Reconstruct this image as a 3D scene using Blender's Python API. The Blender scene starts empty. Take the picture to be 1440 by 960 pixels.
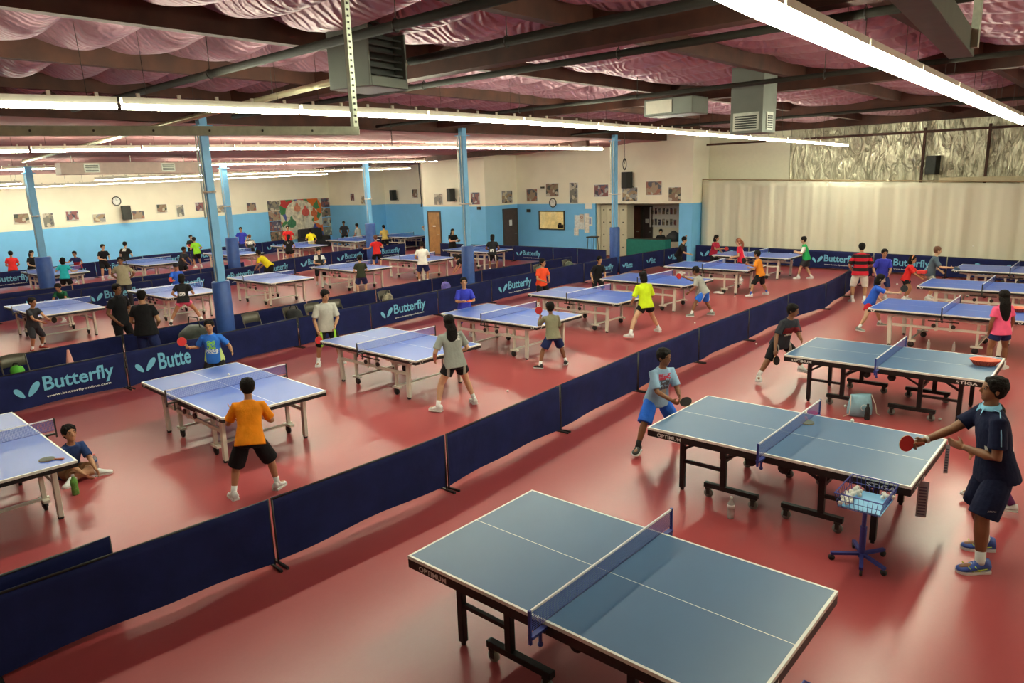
import bpy, bmesh, math, random
from mathutils import Vector, Matrix, noise
random.seed(7)
C = bpy.context.scene.collection
scene = bpy.context.scene
R = math.radians
PI = math.pi

# ---------------- camera, world, exposure ----------------
cam_d = bpy.data.cameras.new('camera')
cam_d.sensor_width = 36.0
cam_d.lens = 36.0 * 1005.839 / 1440.0
cam_d.clip_end = 200
cam = bpy.data.objects.new('camera', cam_d); C.objects.link(cam)
_X = Vector((0.75333293, 0.65685916, -0.03202402)); _U = Vector((-0.12097485, 0.18627803, 0.97502081)); _F = Vector((-0.64641672, 0.73064119, -0.21979281))
_m = Matrix((_X, _U, -_F)).transposed().to_4x4(); _m.translation = Vector((0, 0, 3.587))
cam.matrix_world = _m
scene.camera = cam
w = bpy.data.worlds.new('world'); scene.world = w; w.use_nodes = True
w.node_tree.nodes['Background'].inputs[0].default_value = (0.9, 0.93, 1, 1)
w.node_tree.nodes['Background'].inputs[1].default_value = 0.3
scene.view_settings.view_transform = 'Standard'
scene.view_settings.look = 'None'
scene.view_settings.gamma = 1.0
scene.view_settings.use_curve_mapping = False
scene.view_settings.exposure = 0.32
TUBE_POWER = 62.0
scene.cycles.use_denoising = True
scene.cycles.max_bounces = 6
scene.cycles.transparent_max_bounces = 12

# ---------------- materials ----------------
MATS = {}
def mat(name, col, rough=0.6, metal=0.0, var=0.06, scale=8.0, bump=0.0, bscale=40.0, spec=None, emit=None, coat=0.0):
    if name in MATS: return MATS[name]
    m = bpy.data.materials.new(name); m.use_nodes = True
    nt = m.node_tree; b = nt.nodes['Principled BSDF']
    b.inputs['Roughness'].default_value = rough; b.inputs['Metallic'].default_value = metal
    if spec is None and rough > .7: spec = .2
    if spec is not None: b.inputs['Specular IOR Level'].default_value = spec
    if coat: b.inputs['Coat Weight'].default_value = coat
    tc = nt.nodes.new('ShaderNodeTexCoord'); n = nt.nodes.new('ShaderNodeTexNoise')
    n.inputs['Scale'].default_value = scale; n.inputs['Detail'].default_value = 4
    nt.links.new(tc.outputs['Object'], n.inputs['Vector'])
    r = nt.nodes.new('ShaderNodeValToRGB')
    c = list(col)
    r.color_ramp.elements[0].position = 0.3; r.color_ramp.elements[1].position = 0.7
    r.color_ramp.elements[0].color = [max(0, v * (1 - var)) for v in c] + [1]
    r.color_ramp.elements[1].color = [min(1, v * (1 + var)) for v in c] + [1]
    nt.links.new(n.outputs['Fac'], r.inputs['Fac']); nt.links.new(r.outputs['Color'], b.inputs['Base Color'])
    if bump:
        n2 = nt.nodes.new('ShaderNodeTexNoise'); n2.inputs['Scale'].default_value = bscale; n2.inputs['Detail'].default_value = 6
        nt.links.new(tc.outputs['Object'], n2.inputs['Vector'])
        bp = nt.nodes.new('ShaderNodeBump'); bp.inputs['Strength'].default_value = bump; bp.inputs['Distance'].default_value = 0.02
        nt.links.new(n2.outputs['Fac'], bp.inputs['Height']); nt.links.new(bp.outputs['Normal'], b.inputs['Normal'])
    if emit:
        b.inputs['Emission Color'].default_value = (*emit[:3], 1); b.inputs['Emission Strength'].default_value = emit[3]
    MATS[name] = m
    return m

class NT:
    """tiny helper for shader maths on object coordinates"""
    def __init__(s, m): s.m = m; s.nt = m.node_tree; s.b = s.nt.nodes['Principled BSDF']
    def new(s, t, **k):
        n = s.nt.nodes.new(t)
        for a, v in k.items(): setattr(n, a, v)
        return n
    def link(s, a, b): s.nt.links.new(a, b)
    def math(s, op, a, b=None):
        n = s.new('ShaderNodeMath', operation=op)
        for i, v in enumerate((a, b)):
            if v is None: continue
            if isinstance(v, (int, float)): n.inputs[i].default_value = v
            else: s.link(v, n.inputs[i])
        return n.outputs[0]
    def mix(s, f, a, b):
        n = s.new('ShaderNodeMix', data_type='RGBA')
        if isinstance(f, (int, float)): n.inputs[0].default_value = f
        else: s.link(f, n.inputs[0])
        for i, v in ((6, a), (7, b)):
            if isinstance(v, (tuple, list)): n.inputs[i].default_value = (*v[:3], 1)
            else: s.link(v, n.inputs[i])
        return n.outputs[2]
    def xyz(s):
        tc = s.new('ShaderNodeTexCoord'); sp = s.new('ShaderNodeSeparateXYZ'); s.link(tc.outputs['Object'], sp.inputs[0]); return sp.outputs
    def between(s, v, lo, hi):
        return s.math('MULTIPLY', s.math('GREATER_THAN', v, lo), s.math('LESS_THAN', v, hi))
def raw(name, rough=0.5, metal=0.0):
    m = bpy.data.materials.new(name); m.use_nodes = True; b = m.node_tree.nodes['Principled BSDF']
    b.inputs['Roughness'].default_value = rough; b.inputs['Metallic'].default_value = metal
    return m

# ---------------- mesh builder ----------------
class MB:
    def __init__(s): s.v = []; s.f = []; s.mi = []; s.cur = 0
    def add(s, vs, fs):
        o = len(s.v); s.v += [tuple(p) for p in vs]
        for f in fs: s.f.append([i + o for i in f]); s.mi.append(s.cur)
        return s
    def box(s, x0, x1, y0, y1, z0, z1, M=None):
        vs = [Vector((x, y, z)) for z in (z0, z1) for y in (y0, y1) for x in (x0, x1)]
        if M is not None: vs = [M @ p for p in vs]
        return s.add(vs, [(0, 2, 3, 1), (4, 5, 7, 6), (0, 1, 5, 4), (1, 3, 7, 5), (3, 2, 6, 7), (2, 0, 4, 6)])
    def bar(s, a, b, w, t, up=(0, 0, 1)):
        a = Vector(a); b = Vector(b); d = (b - a).normalized(); u = Vector(up)
        if abs(d.dot(u)) > .98: u = Vector((1, 0, 0))
        x = d.cross(u).normalized(); z = x.cross(d).normalized()
        vs = [p + x * sx * w / 2 + z * sz * t / 2 for p in (a, b) for sz in (-1, 1) for sx in (-1, 1)]
        return s.add(vs, [(0, 1, 3, 2), (4, 6, 7, 5), (0, 4, 5, 1), (1, 5, 7, 3), (3, 7, 6, 2), (2, 6, 4, 0)])
    def loft(s, rings, cap=True):
        n = len(rings[0]); vs = [p for r in rings for p in r]; fs = []
        for i in range(len(rings) - 1):
            for j in range(n):
                k = (j + 1) % n; fs.append((i * n + j, i * n + k, (i + 1) * n + k, (i + 1) * n + j))
        if cap:
            fs.append(tuple(range(n))[::-1]); fs.append(tuple((len(rings) - 1) * n + j for j in range(n)))
        return s.add(vs, fs)
    def tube(s, pts, rad, n=10, cap=True, flat=1.0, side=None):
        """tube through pts; rad number or list; flat squeezes the section along the binormal"""
        pts = [Vector(p) for p in pts]; m = len(pts)
        if isinstance(rad, (int, float)): rad = [rad] * m
        d0 = (pts[1] - pts[0]).normalized()
        x = Vector(side) if side is not None else (Vector((0, 0, 1)) if abs(d0.z) < .9 else Vector((1, 0, 0)))
        rings = []
        for i in range(m):
            d = ((pts[min(i + 1, m - 1)] - pts[max(i - 1, 0)])).normalized()
            x = (x - d * x.dot(d)).normalized(); y = d.cross(x)
            rings.append([pts[i] + (x * math.cos(2 * PI * j / n) + y * math.sin(2 * PI * j / n) * flat) * rad[i] for j in range(n)])
        return s.loft(rings, cap)
    def ball(s, c, r, n=12, m=8, M=None):
        c = Vector(c); r = (r, r, r) if isinstance(r, (int, float)) else r
        rings = []
        for i in range(m + 1):
            t = PI * (i + 0.001) / (m + 0.002)
            ring = []
            for j in range(n):
                a = 2 * PI * j / n
                p = Vector((r[0] * math.sin(t) * math.cos(a), r[1] * math.sin(t) * math.sin(a), -r[2] * math.cos(t)))
                ring.append(c + (M @ p if M is not None else p))
            rings.append(ring)
        return s.loft(rings, True)
    def cyl(s, a, b, r, n=14): return s.tube([a, b], r, n)
    def mesh(s, name, mats, smooth=False):
        me = bpy.data.meshes.new(name); me.from_pydata(s.v, [], s.f)
        for m in (mats if isinstance(mats, (list, tuple)) else [mats]): me.materials.append(m)
        if any(s.mi): me.polygons.foreach_set('material_index', s.mi)
        if smooth: me.polygons.foreach_set('use_smooth', [True] * len(me.polygons))
        me.validate(); me.update(); return me
    def build(s, name, mats, parent=None, smooth=False, loc=None, rz=0, bevel=0):
        me = s.mesh(name, mats, smooth); o = bpy.data.objects.new(name, me); C.objects.link(o)
        if loc is not None: o.location = loc
        if rz: o.rotation_euler.z = rz
        if parent is not None: o.parent = parent
        if bevel:
            b = o.modifiers.new('bevel', 'BEVEL'); b.width = bevel; b.segments = 2; b.limit_method = 'ANGLE'
        return o
def tag(o, label=None, cat=None, group=None, kind=None):
    if label: o['label'] = label
    if cat: o['category'] = cat
    if group: o['group'] = group
    if kind: o['kind'] = kind
    return o
def empty(name, loc=(0, 0, 0), rz=0, label=None, cat=None, group=None):
    o = bpy.data.objects.new(name, None); o.empty_display_size = .1; C.objects.link(o); o.location = loc; o.rotation_euler.z = rz
    return tag(o, label, cat, group)
def kids(o): return [c for c in C.objects if c.parent == o]
KID = {}
def copy_tree(o, parent=None):
    c = o.copy(); C.objects.link(c)
    if parent is not None: c.parent = parent
    if o.name not in KID: KID[o.name] = kids(o)
    for ch in KID[o.name]: copy_tree(ch, c)
    return c
ORD = ['first', 'second', 'third', 'fourth', 'fifth', 'sixth', 'seventh', 'eighth', 'ninth', 'tenth', 'eleventh', 'twelfth', 'thirteenth', 'fourteenth', 'fifteenth']

def text_mb(body, width, height, shear=0.0, bold=0.0):
    """outline text as plain mesh data lying in its own XY plane, lower left at the origin"""
    cu = bpy.data.curves.new('txt', 'FONT'); cu.body = body; cu.size = 1; cu.resolution_u = 3; cu.offset = bold; cu.shear = shear
    o = bpy.data.objects.new('txt', cu); C.objects.link(o)
    dg = bpy.context.evaluated_depsgraph_get(); me = bpy.data.meshes.new_from_object(o.evaluated_get(dg))
    vs = [v.co.copy() for v in me.vertices]; fs = [list(p.vertices) for p in me.polygons]
    bpy.data.objects.remove(o); bpy.data.curves.remove(cu); bpy.data.meshes.remove(me)
    x0 = min(v.x for v in vs); x1 = max(v.x for v in vs); y0 = min(v.y for v in vs); y1 = max(v.y for v in vs)
    out = MB(); out.add([Vector(((v.x - x0) / (x1 - x0) * width, (v.y - y0) / (y1 - y0) * height, 0)) for v in vs], fs)
    return out
def remap(mb, f):
    o = MB(); o.v = [tuple(f(Vector(v))) for v in mb.v]; o.f = mb.f; o.mi = mb.mi; return o
# ---------------- setting: floor, walls, ceiling ----------------
def struct(o, label=None): o['kind'] = 'structure'; return o

fm = raw('sports_floor', 0.36); N = NT(fm); xyz = N.xyz()
tc = N.new('ShaderNodeTexCoord')
n1 = N.new('ShaderNodeTexNoise'); n1.inputs['Scale'].default_value = 0.35; n1.inputs['Detail'].default_value = 5; N.link(tc.outputs['Object'], n1.inputs['Vector'])
mp = N.new('ShaderNodeMapping'); mp.inputs['Scale'].default_value = (6, 1.6, 1); mp.inputs['Rotation'].default_value = (0, 0, .5); N.link(tc.outputs['Object'], mp.inputs['Vector'])
n2 = N.new('ShaderNodeTexNoise'); n2.inputs['Scale'].default_value = 2.2; n2.inputs['Detail'].default_value = 8; n2.inputs['Roughness'].default_value = .7; N.link(mp.outputs['Vector'], n2.inputs['Vector'])
n3 = N.new('ShaderNodeTexNoise'); n3.inputs['Scale'].default_value = 60; N.link(tc.outputs['Object'], n3.inputs['Vector'])
c = N.mix(n1.outputs['Fac'], (0.33, 0.044, 0.052), (0.39, 0.056, 0.062))
c = N.mix(N.math('MULTIPLY', n2.outputs['Fac'], .05), c, (0.66, 0.34, 0.28))
n5 = N.new('ShaderNodeTexNoise'); n5.inputs['Scale'].default_value = 26; n5.inputs['Detail'].default_value = 6; n5.inputs['Roughness'].default_value = .8; N.link(tc.outputs['Object'], n5.inputs['Vector'])
c = N.mix(N.math('MULTIPLY', n5.outputs['Fac'], .16), c, (0.52, 0.17, 0.16))
N.link(c, N.b.inputs['Base Color'])
N.b.inputs['Roughness'].default_value = .28
N.b.inputs['Specular IOR Level'].default_value = 0.5
bp = N.new('ShaderNodeBump'); bp.inputs['Strength'].default_value = .02; bp.inputs['Distance'].default_value = .01; N.link(n3.outputs['Fac'], bp.inputs['Height']); N.link(bp.outputs['Normal'], N.b.inputs['Normal'])
struct(MB().box(-41, 9, -5, 31, -.1, 0).build('floor', fm))

M_cream = mat('cream_paint', (0.90, 0.86, 0.70), .8, var=.03, scale=1.5, bump=.05, bscale=30)
M_blue = mat('sky_blue_paint', (0.19, 0.55, 0.93), .6, var=.03, scale=2)
M_white = mat('white_paint', (0.85, 0.84, 0.78), .5, var=.02)
def wall_seg(name, pts, top, thick=.15, floor0=0.0):
    """vertical wall through pts (x, y, blue height); blue below, cream above"""
    m = MB()
    for (x0, y0, b0), (x1, y1, b1) in zip(pts, pts[1:]):
        d = Vector((x1 - x0, y1 - y0, 0)); n = Vector((-d.y, d.x, 0)).normalized() * thick   # n points away from the room
        for k, (za0, za1, zb0, zb1) in enumerate(((floor0, floor0, b0, b1), (b0, b1, top, top))):
            m.cur = k
            a = Vector((x0, y0, 0)); b = Vector((x1, y1, 0))
            vs = [a + Vector((0, 0, za0)), b + Vector((0, 0, za1)), b + Vector((0, 0, zb1)), a + Vector((0, 0, zb0))]
            vs += [v + n for v in vs]
            m.add(vs, [(0, 1, 2, 3), (7, 6, 5, 4), (0, 4, 5, 1), (1, 5, 6, 2), (2, 6, 7, 3), (3, 7, 4, 0)])
    return struct(m.build(name, [M_blue, M_cream]))
WT = 6.0
wall_seg('wall_left', [(-34.65, -5, 2.05), (-36.2, 7.5, 2.13), (-37.4, 17, 2.19), (-38.6, 26.8, 2.32)], WT)
wall_seg('wall_back', [(-38.6, 26.8, 2.42), (-34.6, 26.8, 2.42)], WT)
wall_seg('wall_back', [(-34.6, 26.95, 2.42), (-34.6, 28, 2.42)], WT)
wall_seg('wall_back', [(-34.6, 28, 2.42), (-28.1, 28, 2.42)], WT)
wall_seg('wall_back', [(-28.1, 25.2, 2.41), (-23.7, 25.2, 2.41)], WT)
wall_seg('wall_back', [(-23.7, 25.35, 2.41), (-23.7, 27.5, 2.42)], WT)
wall_seg('wall_back', [(-23.7, 27.5, 2.42), (-19.0, 27.5, 2.42)], WT)
wall_seg('wall_back', [(-28.1, 28, 2.41), (-28.1, 25.35, 2.41)], WT, .1)
# header over the office alcove and the pilaster to its right
struct(MB().box(-19.0, -14.75, 27.5, 27.75, 2.42, WT).build('wall_back', M_cream))
m = MB(); m.cur = 0; m.box(-14.75, -14.15, 27.5, 28.9, 0, 2.42); m.cur = 1; m.box(-14.75, -14.15, 27.5, 28.9, 2.42, WT); struct(m.build('wall_back', [M_blue, M_cream]))
# alcove shell
struct(MB().box(-19.15, -14.6, 30, 30.15, 0, 2.6).build('wall_alcove', M_cream))
struct(MB().box(-19.15, -19.0, 27.6, 30, 0, 2.6).build('wall_alcove', M_cream))
struct(MB().box(-19.0, -14.7, 27.7, 30, 2.6, 2.7).build('ceiling', M_white))
# long side wall behind the curtain: cream at its left, foil insulation further right
struct(MB().box(-14.4, -10.8, 29.0, 29.15, 0, WT).build('wall_back', mat('cream_paint_plain', (0.90, 0.86, 0.68), .8, var=.02)))
foil = raw('foil_insulation', .28, .78); N = NT(foil)
tc = N.new('ShaderNodeTexCoord'); vo = N.new('ShaderNodeTexVoronoi'); vo.inputs['Scale'].default_value = 2.6; vo.feature = 'SMOOTH_F1'
mp = N.new('ShaderNodeMapping'); mp.inputs['Scale'].default_value = (1.5, 1, .45); N.link(tc.outputs['Object'], mp.inputs['Vector'])
nd = N.new('ShaderNodeTexNoise'); nd.inputs['Scale'].default_value = 3; nd.inputs['Detail'].default_value = 6; nd.inputs['Distortion'].default_value = 1.6; N.link(mp.outputs['Vector'], nd.inputs['Vector']); N.link(nd.outputs['Color'], vo.inputs['Vector'])
bp = N.new('ShaderNodeBump'); bp.inputs['Strength'].default_value = .8; bp.inputs['Distance'].default_value = .16
N.link(N.math('ADD', vo.outputs['Distance'], nd.outputs['Fac']), bp.inputs['Height']); N.link(bp.outputs['Normal'], N.b.inputs['Normal'])
N.link(N.mix(nd.outputs['Fac'], (0.52, 0.48, 0.35), (0.72, 0.68, 0.52)), N.b.inputs['Base Color'])
m = MB(); nx, nz = 120, 24; vs = []
for j in range(nz + 1):
    for i in range(nx + 1):
        x = -10.8 + 19.8 * i / nx; z = 2.6 + 3.4 * j / nz
        seam = abs(math.sin(PI * (x + 10.8) / 1.22))
        vs.append((x, 29.0 - .09 * seam ** .5 - .06 * noise.noise(Vector((x * 1.6, z * 1.1, 3))), z))
m.add(vs, [(j * (nx + 1) + i, j * (nx + 1) + i + 1, (j + 1) * (nx + 1) + i + 1, (j + 1) * (nx + 1) + i) for j in range(nz) for i in range(nx)])
struct(m.build('wall_back', foil, smooth=True))
struct(MB().box(-10.8, 9, 29.15, 29.3, 0, WT).build('wall_back', M_cream))
M_wood = mat('dark_stained_timber', (0.062, 0.020, 0.010), .7, var=.35, scale=3, bump=.15, bscale=12)
for x in (-6.1, -4.2, -1.6, 1.2): struct(MB().box(x - .04, x + .04, 28.78, 28.86, 2.9, 4.9).build('trim_1', M_wood))
struct(MB().box(-5.5, 9, 28.6, 28.84, 3.04, 3.2).build('trim_2', mat('pale_plywood', (.66, .55, .36), .7)))
struct(MB().box(-14.3, 9, 28.62, 28.7, 4.72, 4.8).build('trim_3', M_wood))
struct(MB().box(9, 9.15, -5, 29.3, 0, WT).build('wall_right', M_cream))
struct(MB().box(-36, 9, -5.15, -5, 0, WT).build('wall_front', M_cream))

# ceiling: foil faced insulation sagging between the timbers
pink = raw('pink_foil_insulation', .42, .35); N = NT(pink)
tc = N.new('ShaderNodeTexCoord'); nd = N.new('ShaderNodeTexNoise'); nd.inputs['Scale'].default_value = 1.3; nd.inputs['Detail'].default_value = 5; N.link(tc.outputs['Object'], nd.inputs['Vector'])
wv = N.new('ShaderNodeTexWave'); wv.inputs['Scale'].default_value = 2.1; wv.inputs['Distortion'].default_value = 14; wv.inputs['Detail'].default_value = 3; N.link(tc.outputs['Object'], wv.inputs['Vector'])
N.link(N.mix(nd.outputs['Fac'], (0.28, 0.125, 0.15), (0.46, 0.29, 0.34)), N.b.inputs['Base Color'])
bp = N.new('ShaderNodeBump'); bp.inputs['Strength'].default_value = .45; bp.inputs['Distance'].default_value = .04; N.link(N.math('ADD', wv.outputs['Fac'], nd.outputs['Fac']), bp.inputs['Height']); N.link(bp.outputs['Normal'], N.b.inputs['Normal'])
PUR = [-13.8 + 2.85 * i for i in range(9)]
GIR = [7.6, 14.6, 21.6]
m = MB(); x0, x1, y0, y1 = -15.4, 9.0, -5.0, 29.3; nx, ny = 110, 420; vs = []
for j in range(ny + 1):
    for i in range(nx + 1):
        x = x0 + (x1 - x0) * i / nx; y = y0 + (y1 - y0) * j / ny
        u = ((x + 13.8) / 2.85) % 1; v = (y / .8) % 1
        s = .30 * max(0, math.sin(PI * u)) ** .45 * max(0, math.sin(PI * v)) ** .7
        vs.append((x, y, 5.60 - s - .05 * noise.noise(Vector((x, y, 0)))))
m.add(vs, [(j * (nx + 1) + i, (j + 1) * (nx + 1) + i, (j + 1) * (nx + 1) + i + 1, j * (nx + 1) + i + 1) for j in range(ny) for i in range(nx)])
struct(m.build('ceiling', pink, smooth=True))
struct(MB().box(-41, 9.2, -5.2, 31, 6.05, 6.2).build('ceiling', mat('roof_deck', (.3, .2, .15), .8)))
# lower, smoother insulation over the far hall
pink2 = mat('pink_insulation_far', (0.38, 0.20, 0.20), .9, var=.12, scale=.6, bump=.25, bscale=5)
m = MB(); nx, ny = 60, 80; vs = []
for j in range(ny + 1):
    for i in range(nx + 1):
        x = -40 + 24.6 * i / nx; y = -5 + 33.6 * j / ny
        vs.append((x, y, 5.02 + (x + 15.4) * .024 - .05 * abs(math.sin(PI * x / 2.44)) + .05 * noise.noise(Vector((x * .5, y * .5, 1)))))
m.add(vs, [(j * (nx + 1) + i, (j + 1) * (nx + 1) + i, (j + 1) * (nx + 1) + i + 1, j * (nx + 1) + i + 1) for j in range(ny) for i in range(nx)])
struct(m.build('ceiling', pink2, smooth=True))
struct(MB().box(-15.5, -15.38, -5, 29, 4.98, 6.0).build('ceiling_beam', M_wood))
for i, x in enumerate(PUR):
    struct(MB().box(x - .07, x + .07, -5, 29.2, 5.27, 5.72).build('ceiling_beam', M_wood))
for y in GIR:
    struct(MB().box(-16.2, 9, y - .12, y + .12, 5.10, 5.78).build('ceiling_girder', M_wood))
struct(MB().box(-16.2, 9, 28.2, 28.4, 5.1, 5.78).build('ceiling_girder', M_wood))
m = MB(); m.add([(-40, 22.9, 4.2), (-16.2, 22.9, 4.75), (-16.2, 22.9, 5.1), (-40, 22.9, 4.6), (-40, 23.1, 4.2), (-16.2, 23.1, 4.75), (-16.2, 23.1, 5.1), (-40, 23.1, 4.6)], [(0, 1, 2, 3), (7, 6, 5, 4), (0, 4, 5, 1), (2, 6, 7, 3), (0, 3, 7, 4), (1, 5, 6, 2)])
struct(m.build('ceiling_girder', M_wood))
# small bright skylight strip between the last timbers
sky = mat('skylight_panel', (.9, .85, .6), .5, emit=(1, .9, .6, 1.2))
for x in (-9.0, -6.3, -3.6, -.9): struct(MB().box(x, x + 2.0, 24.6, 26.2, 5.55, 5.57).build('window_2', sky))

# ---------------- steel columns with padding ----------------
M_col = mat('column_sky_blue', (0.17, 0.45, 0.74), .4, var=.05); M_pad = mat('navy_vinyl_pad', (0.03, 0.09, 0.33), .45, var=.1, bump=.1, bscale=6)
M_steel = mat('galvanised_steel', (0.50, 0.51, 0.45), .42, .7, var=.15, scale=10); M_dark = mat('dark_metal', (.04, .035, .03), .5, .3)
for k, (x, y, zp, zt, w_, rp) in enumerate([(-15.0, 7.45, 1.65, 5.1, .17, .19), (-15.2, 15.3, 1.72, 5.1, .17, .19), (-15.2, 23.3, 1.72, 5.1, .17, .19), (-27.0, 7.52, 1.64, 4.5, .2, .24), (-27.0, 14.06, 1.74, 4.6, .2, .24), (-27.0, 20.87, 1.85, 4.6, .2, .24)]):
    c = struct(MB().bar((0, 0, 0), (0, 0, zt), w_, w_).build('column', M_col, loc=(x, y, 0), bevel=.01))
    MB().tube([(0, 0, .01), (0, 0, .05), (0, 0, zp - .03), (0, 0, zp)], [rp * .95, rp, rp, rp * .9], 20).build('pad', M_pad, c, True)
    MB().box(-.16, .16, -.16, .16, zt - .22, zt - .2).build('cap_plate', M_col, c)
    m = MB(); m.tube([(-.1, -.11, 3.0), (-.1, -.11, zt - .2)], .018, 8); m.tube([(.02, -.1, zp), (.02, -.1, zt - .2)], .012, 8)
    m.build('conduit', M_steel, c)
    m = MB(); m.tube([(.12 * math.cos(a) - 0, .12 * math.sin(a), 2.95 if k != 0 else 3.55) for a in [i * PI / 8 for i in range(17)]], .02, 8)
    for sx in (-1, 1): m.ball((sx * .2, 0, 2.95 if k != 0 else 3.55), (.09, .04, .03), 8, 6)
    m.build('clamp', mat('pale_clamp', (.75, .7, .6), .5), c)

# ---------------- doors and office window ----------------
def door(name, x0, x1, y, z1, colr, label, rz=0, along='x', sign=True):
    d = empty(name, ((x0 + x1) / 2, y, 0) if along == 'x' else (y, (x0 + x1) / 2, 0), 0 if along == 'x' else PI / 2)
    d['kind'] = 'structure'
    w_ = (x1 - x0) / 2; M_d = mat(name + '_wood', colr, .45, var=.2, scale=5); M_f = mat('door_frame_dark', (.06, .05, .04), .5)
    MB().box(-w_, w_, -.035, .0, .02, z1).build('door_leaf', M_d, d, bevel=.004)
    f = MB(); f.box(-w_ - .06, -w_, -.05, .0, 0, z1 + .06); f.box(w_, w_ + .06, -.05, 0, 0, z1 + .06); f.box(-w_, w_, -.05, 0, z1, z1 + .06); f.build('door_frame', M_f, d)
    h = MB(); h.cyl((w_ * .78, -.035, 1.0), (w_ * .78, -.09, 1.0), .014); h.bar((w_ * .78, -.09, 1.0), (w_ * .5, -.09, 1.0), .02, .02); h.build('door_handle', M_steel, d)
    if sign: MB().box(-.1, .1, -.045, -.036, 1.4, 1.4 + sign).build('paper_notice', M_white, d)
    return d
door('door_1', -27.72, -26.87, 25.2, 2.12, (.38, .20, .07), '', sign=.06)
door('door_2', 26.45, 27.42, -23.7 + .001, 2.17, (.08, .045, .03), '', along='y', sign=.28)
door('door_3', -18.85, -18.1, 30, 2.15, (.13, .045, .03), '', sign=False)
door('door_4', -17.95, -17.5, 30, 2.15, (.07, .05, .05), '', sign=.2)
wd = empty('window_1', (-21.5, 27.5, 0)); wd['kind'] = 'structure'
f = MB(); f.box(-.78, .78, -.06, 0, 1.2, 1.25); f.box(-.78, .78, -.06, 0, 2.05, 2.1); f.box(-.78, -.73, -.06, 0, 1.25, 2.05); f.box(.73, .78, -.06, 0, 1.25, 2.05); f.build('window_frame', M_dark, wd)
MB().box(-.73, .73, -.03, -.02, 1.25, 2.05).build('lit_room_behind', mat('lit_office', (.75, .55, .2), .5, var=.25, scale=3, emit=(1, .72, .3, .35)), wd)
MB().box(-.73, .73, -.045, -.04, 1.25, 2.05).build('pane', (lambda g: g)(mat('office_glass', (.9, .9, .85), .05)), wd)
g = MATS['office_glass'].node_tree.nodes['Principled BSDF']; g.inputs['Transmission Weight'].default_value = 1.0
m = MB(); m.box(.35, .7, -.038, -.032, 1.27, 1.45); m.ball((.5, -.035, 1.47), (.1, .003, .08)); m.build('chair_silhouette', M_dark, wd)

# ---------------- curtain ----------------
cur = raw('beige_curtain', .85); N = NT(cur); xyz = N.xyz()
nz = N.new('ShaderNodeTexNoise'); nz.inputs['Scale'].default_value = 1.2; tcn = N.new('ShaderNodeTexCoord'); mpn = N.new('ShaderNodeMapping'); mpn.inputs['Scale'].default_value = (2.2, 1, .15); N.link(tcn.outputs['Object'], mpn.inputs['Vector']); N.link(mpn.outputs['Vector'], nz.inputs['Vector'])
N.link(N.mix(nz.outputs['Fac'], (0.66, 0.62, 0.48), (0.78, 0.75, 0.60)), N.b.inputs['Base Color'])
cr = empty('curtain', (-14.1, 28.25, 0), label='long beige curtain hanging along the whole right end wall', cat='curtain')
def ctop(x): # height of the rail along x (local)
    return 3.35 - .028 * x if x < 12 else 3.014 - .01 * (x - 12)
def cy(x): return -.11 * x
m = MB(); nx, nzz = 520, 14; vs = []; L = 22.5
for j in range(nzz + 1):
    for i in range(nx + 1):
        x = L * i / nx; t = j / nzz
        wob = .05 * math.sin(x * 7.3 + 1.2 * math.sin(x * .9)) + .05 * noise.noise(Vector((x * 2.1, t * .6, 0))) + .02 * math.sin(x * 19)
        wob *= .45 + .55 * (1 - t)
        big = .09 * max(0, math.sin(x * 2.4 + .6)) ** 6
        vs.append((x, cy(x) - wob - big, .04 + (ctop(x) - .08) * t))
m.add(vs, [(j * (nx + 1) + i, j * (nx + 1) + i + 1, (j + 1) * (nx + 1) + i + 1, (j + 1) * (nx + 1) + i) for j in range(nzz) for i in range(nx)])
o = m.build('cloth', cur, cr, True); sd = o.modifiers.new('solid', 'SOLIDIFY'); sd.thickness = .006
MB().tube([(x, cy(x), ctop(x) + .01) for x in [L * i / 30 for i in range(31)]], .022, 8).build('curtain_rail', mat('rail_brown', (.35, .24, .12), .5), cr)
# ---------------- fluorescent strip lights ----------------
M_tube = mat('lit_fluorescent_tube', (1, 1, .95), .4, emit=(0.98, 1.0, 0.76, TUBE_POWER)); M_tubeA = mat('lit_fluorescent_tube_wide', (1, 1, .95), .4, emit=(0.98, 1.0, 0.76, TUBE_POWER * .62)); M_house = mat('lamp_housing', (.62, .60, .50), .5, .2, var=.05)
def lamp_proto(wd, r_, L=2.36, hw=.9):
    o = empty('strip_light', (0, 0, 0)); tag(o, 'x', 'ceiling light')
    h = MB(); h.box(-wd * .75, wd * .75, -L / 2, L / 2, .035, .11)
    for i in range(5): h.box(-.012, .012, -L / 2 + .2 + i * (L - .4) / 4 - .02, -L / 2 + .2 + i * (L - .4) / 4 + .02, .11, .16)
    h.build('housing', M_house, o)
    for s in (-1, 1):
        t = MB(); t.cyl((s * wd * .5, -L / 2 + .01, 0), (s * wd * .5, L / 2 - .01, 0), r_, 8)
        t.build('tube', M_tubeA if wd > .1 else M_tube, o, True)
    for y in (-L / 2 + .3, L / 2 - .3): MB().tube([(0, y, .11), (0, y, hw)], .004, 4).build('hanging_wire', M_dark, o)
    return o
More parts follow.
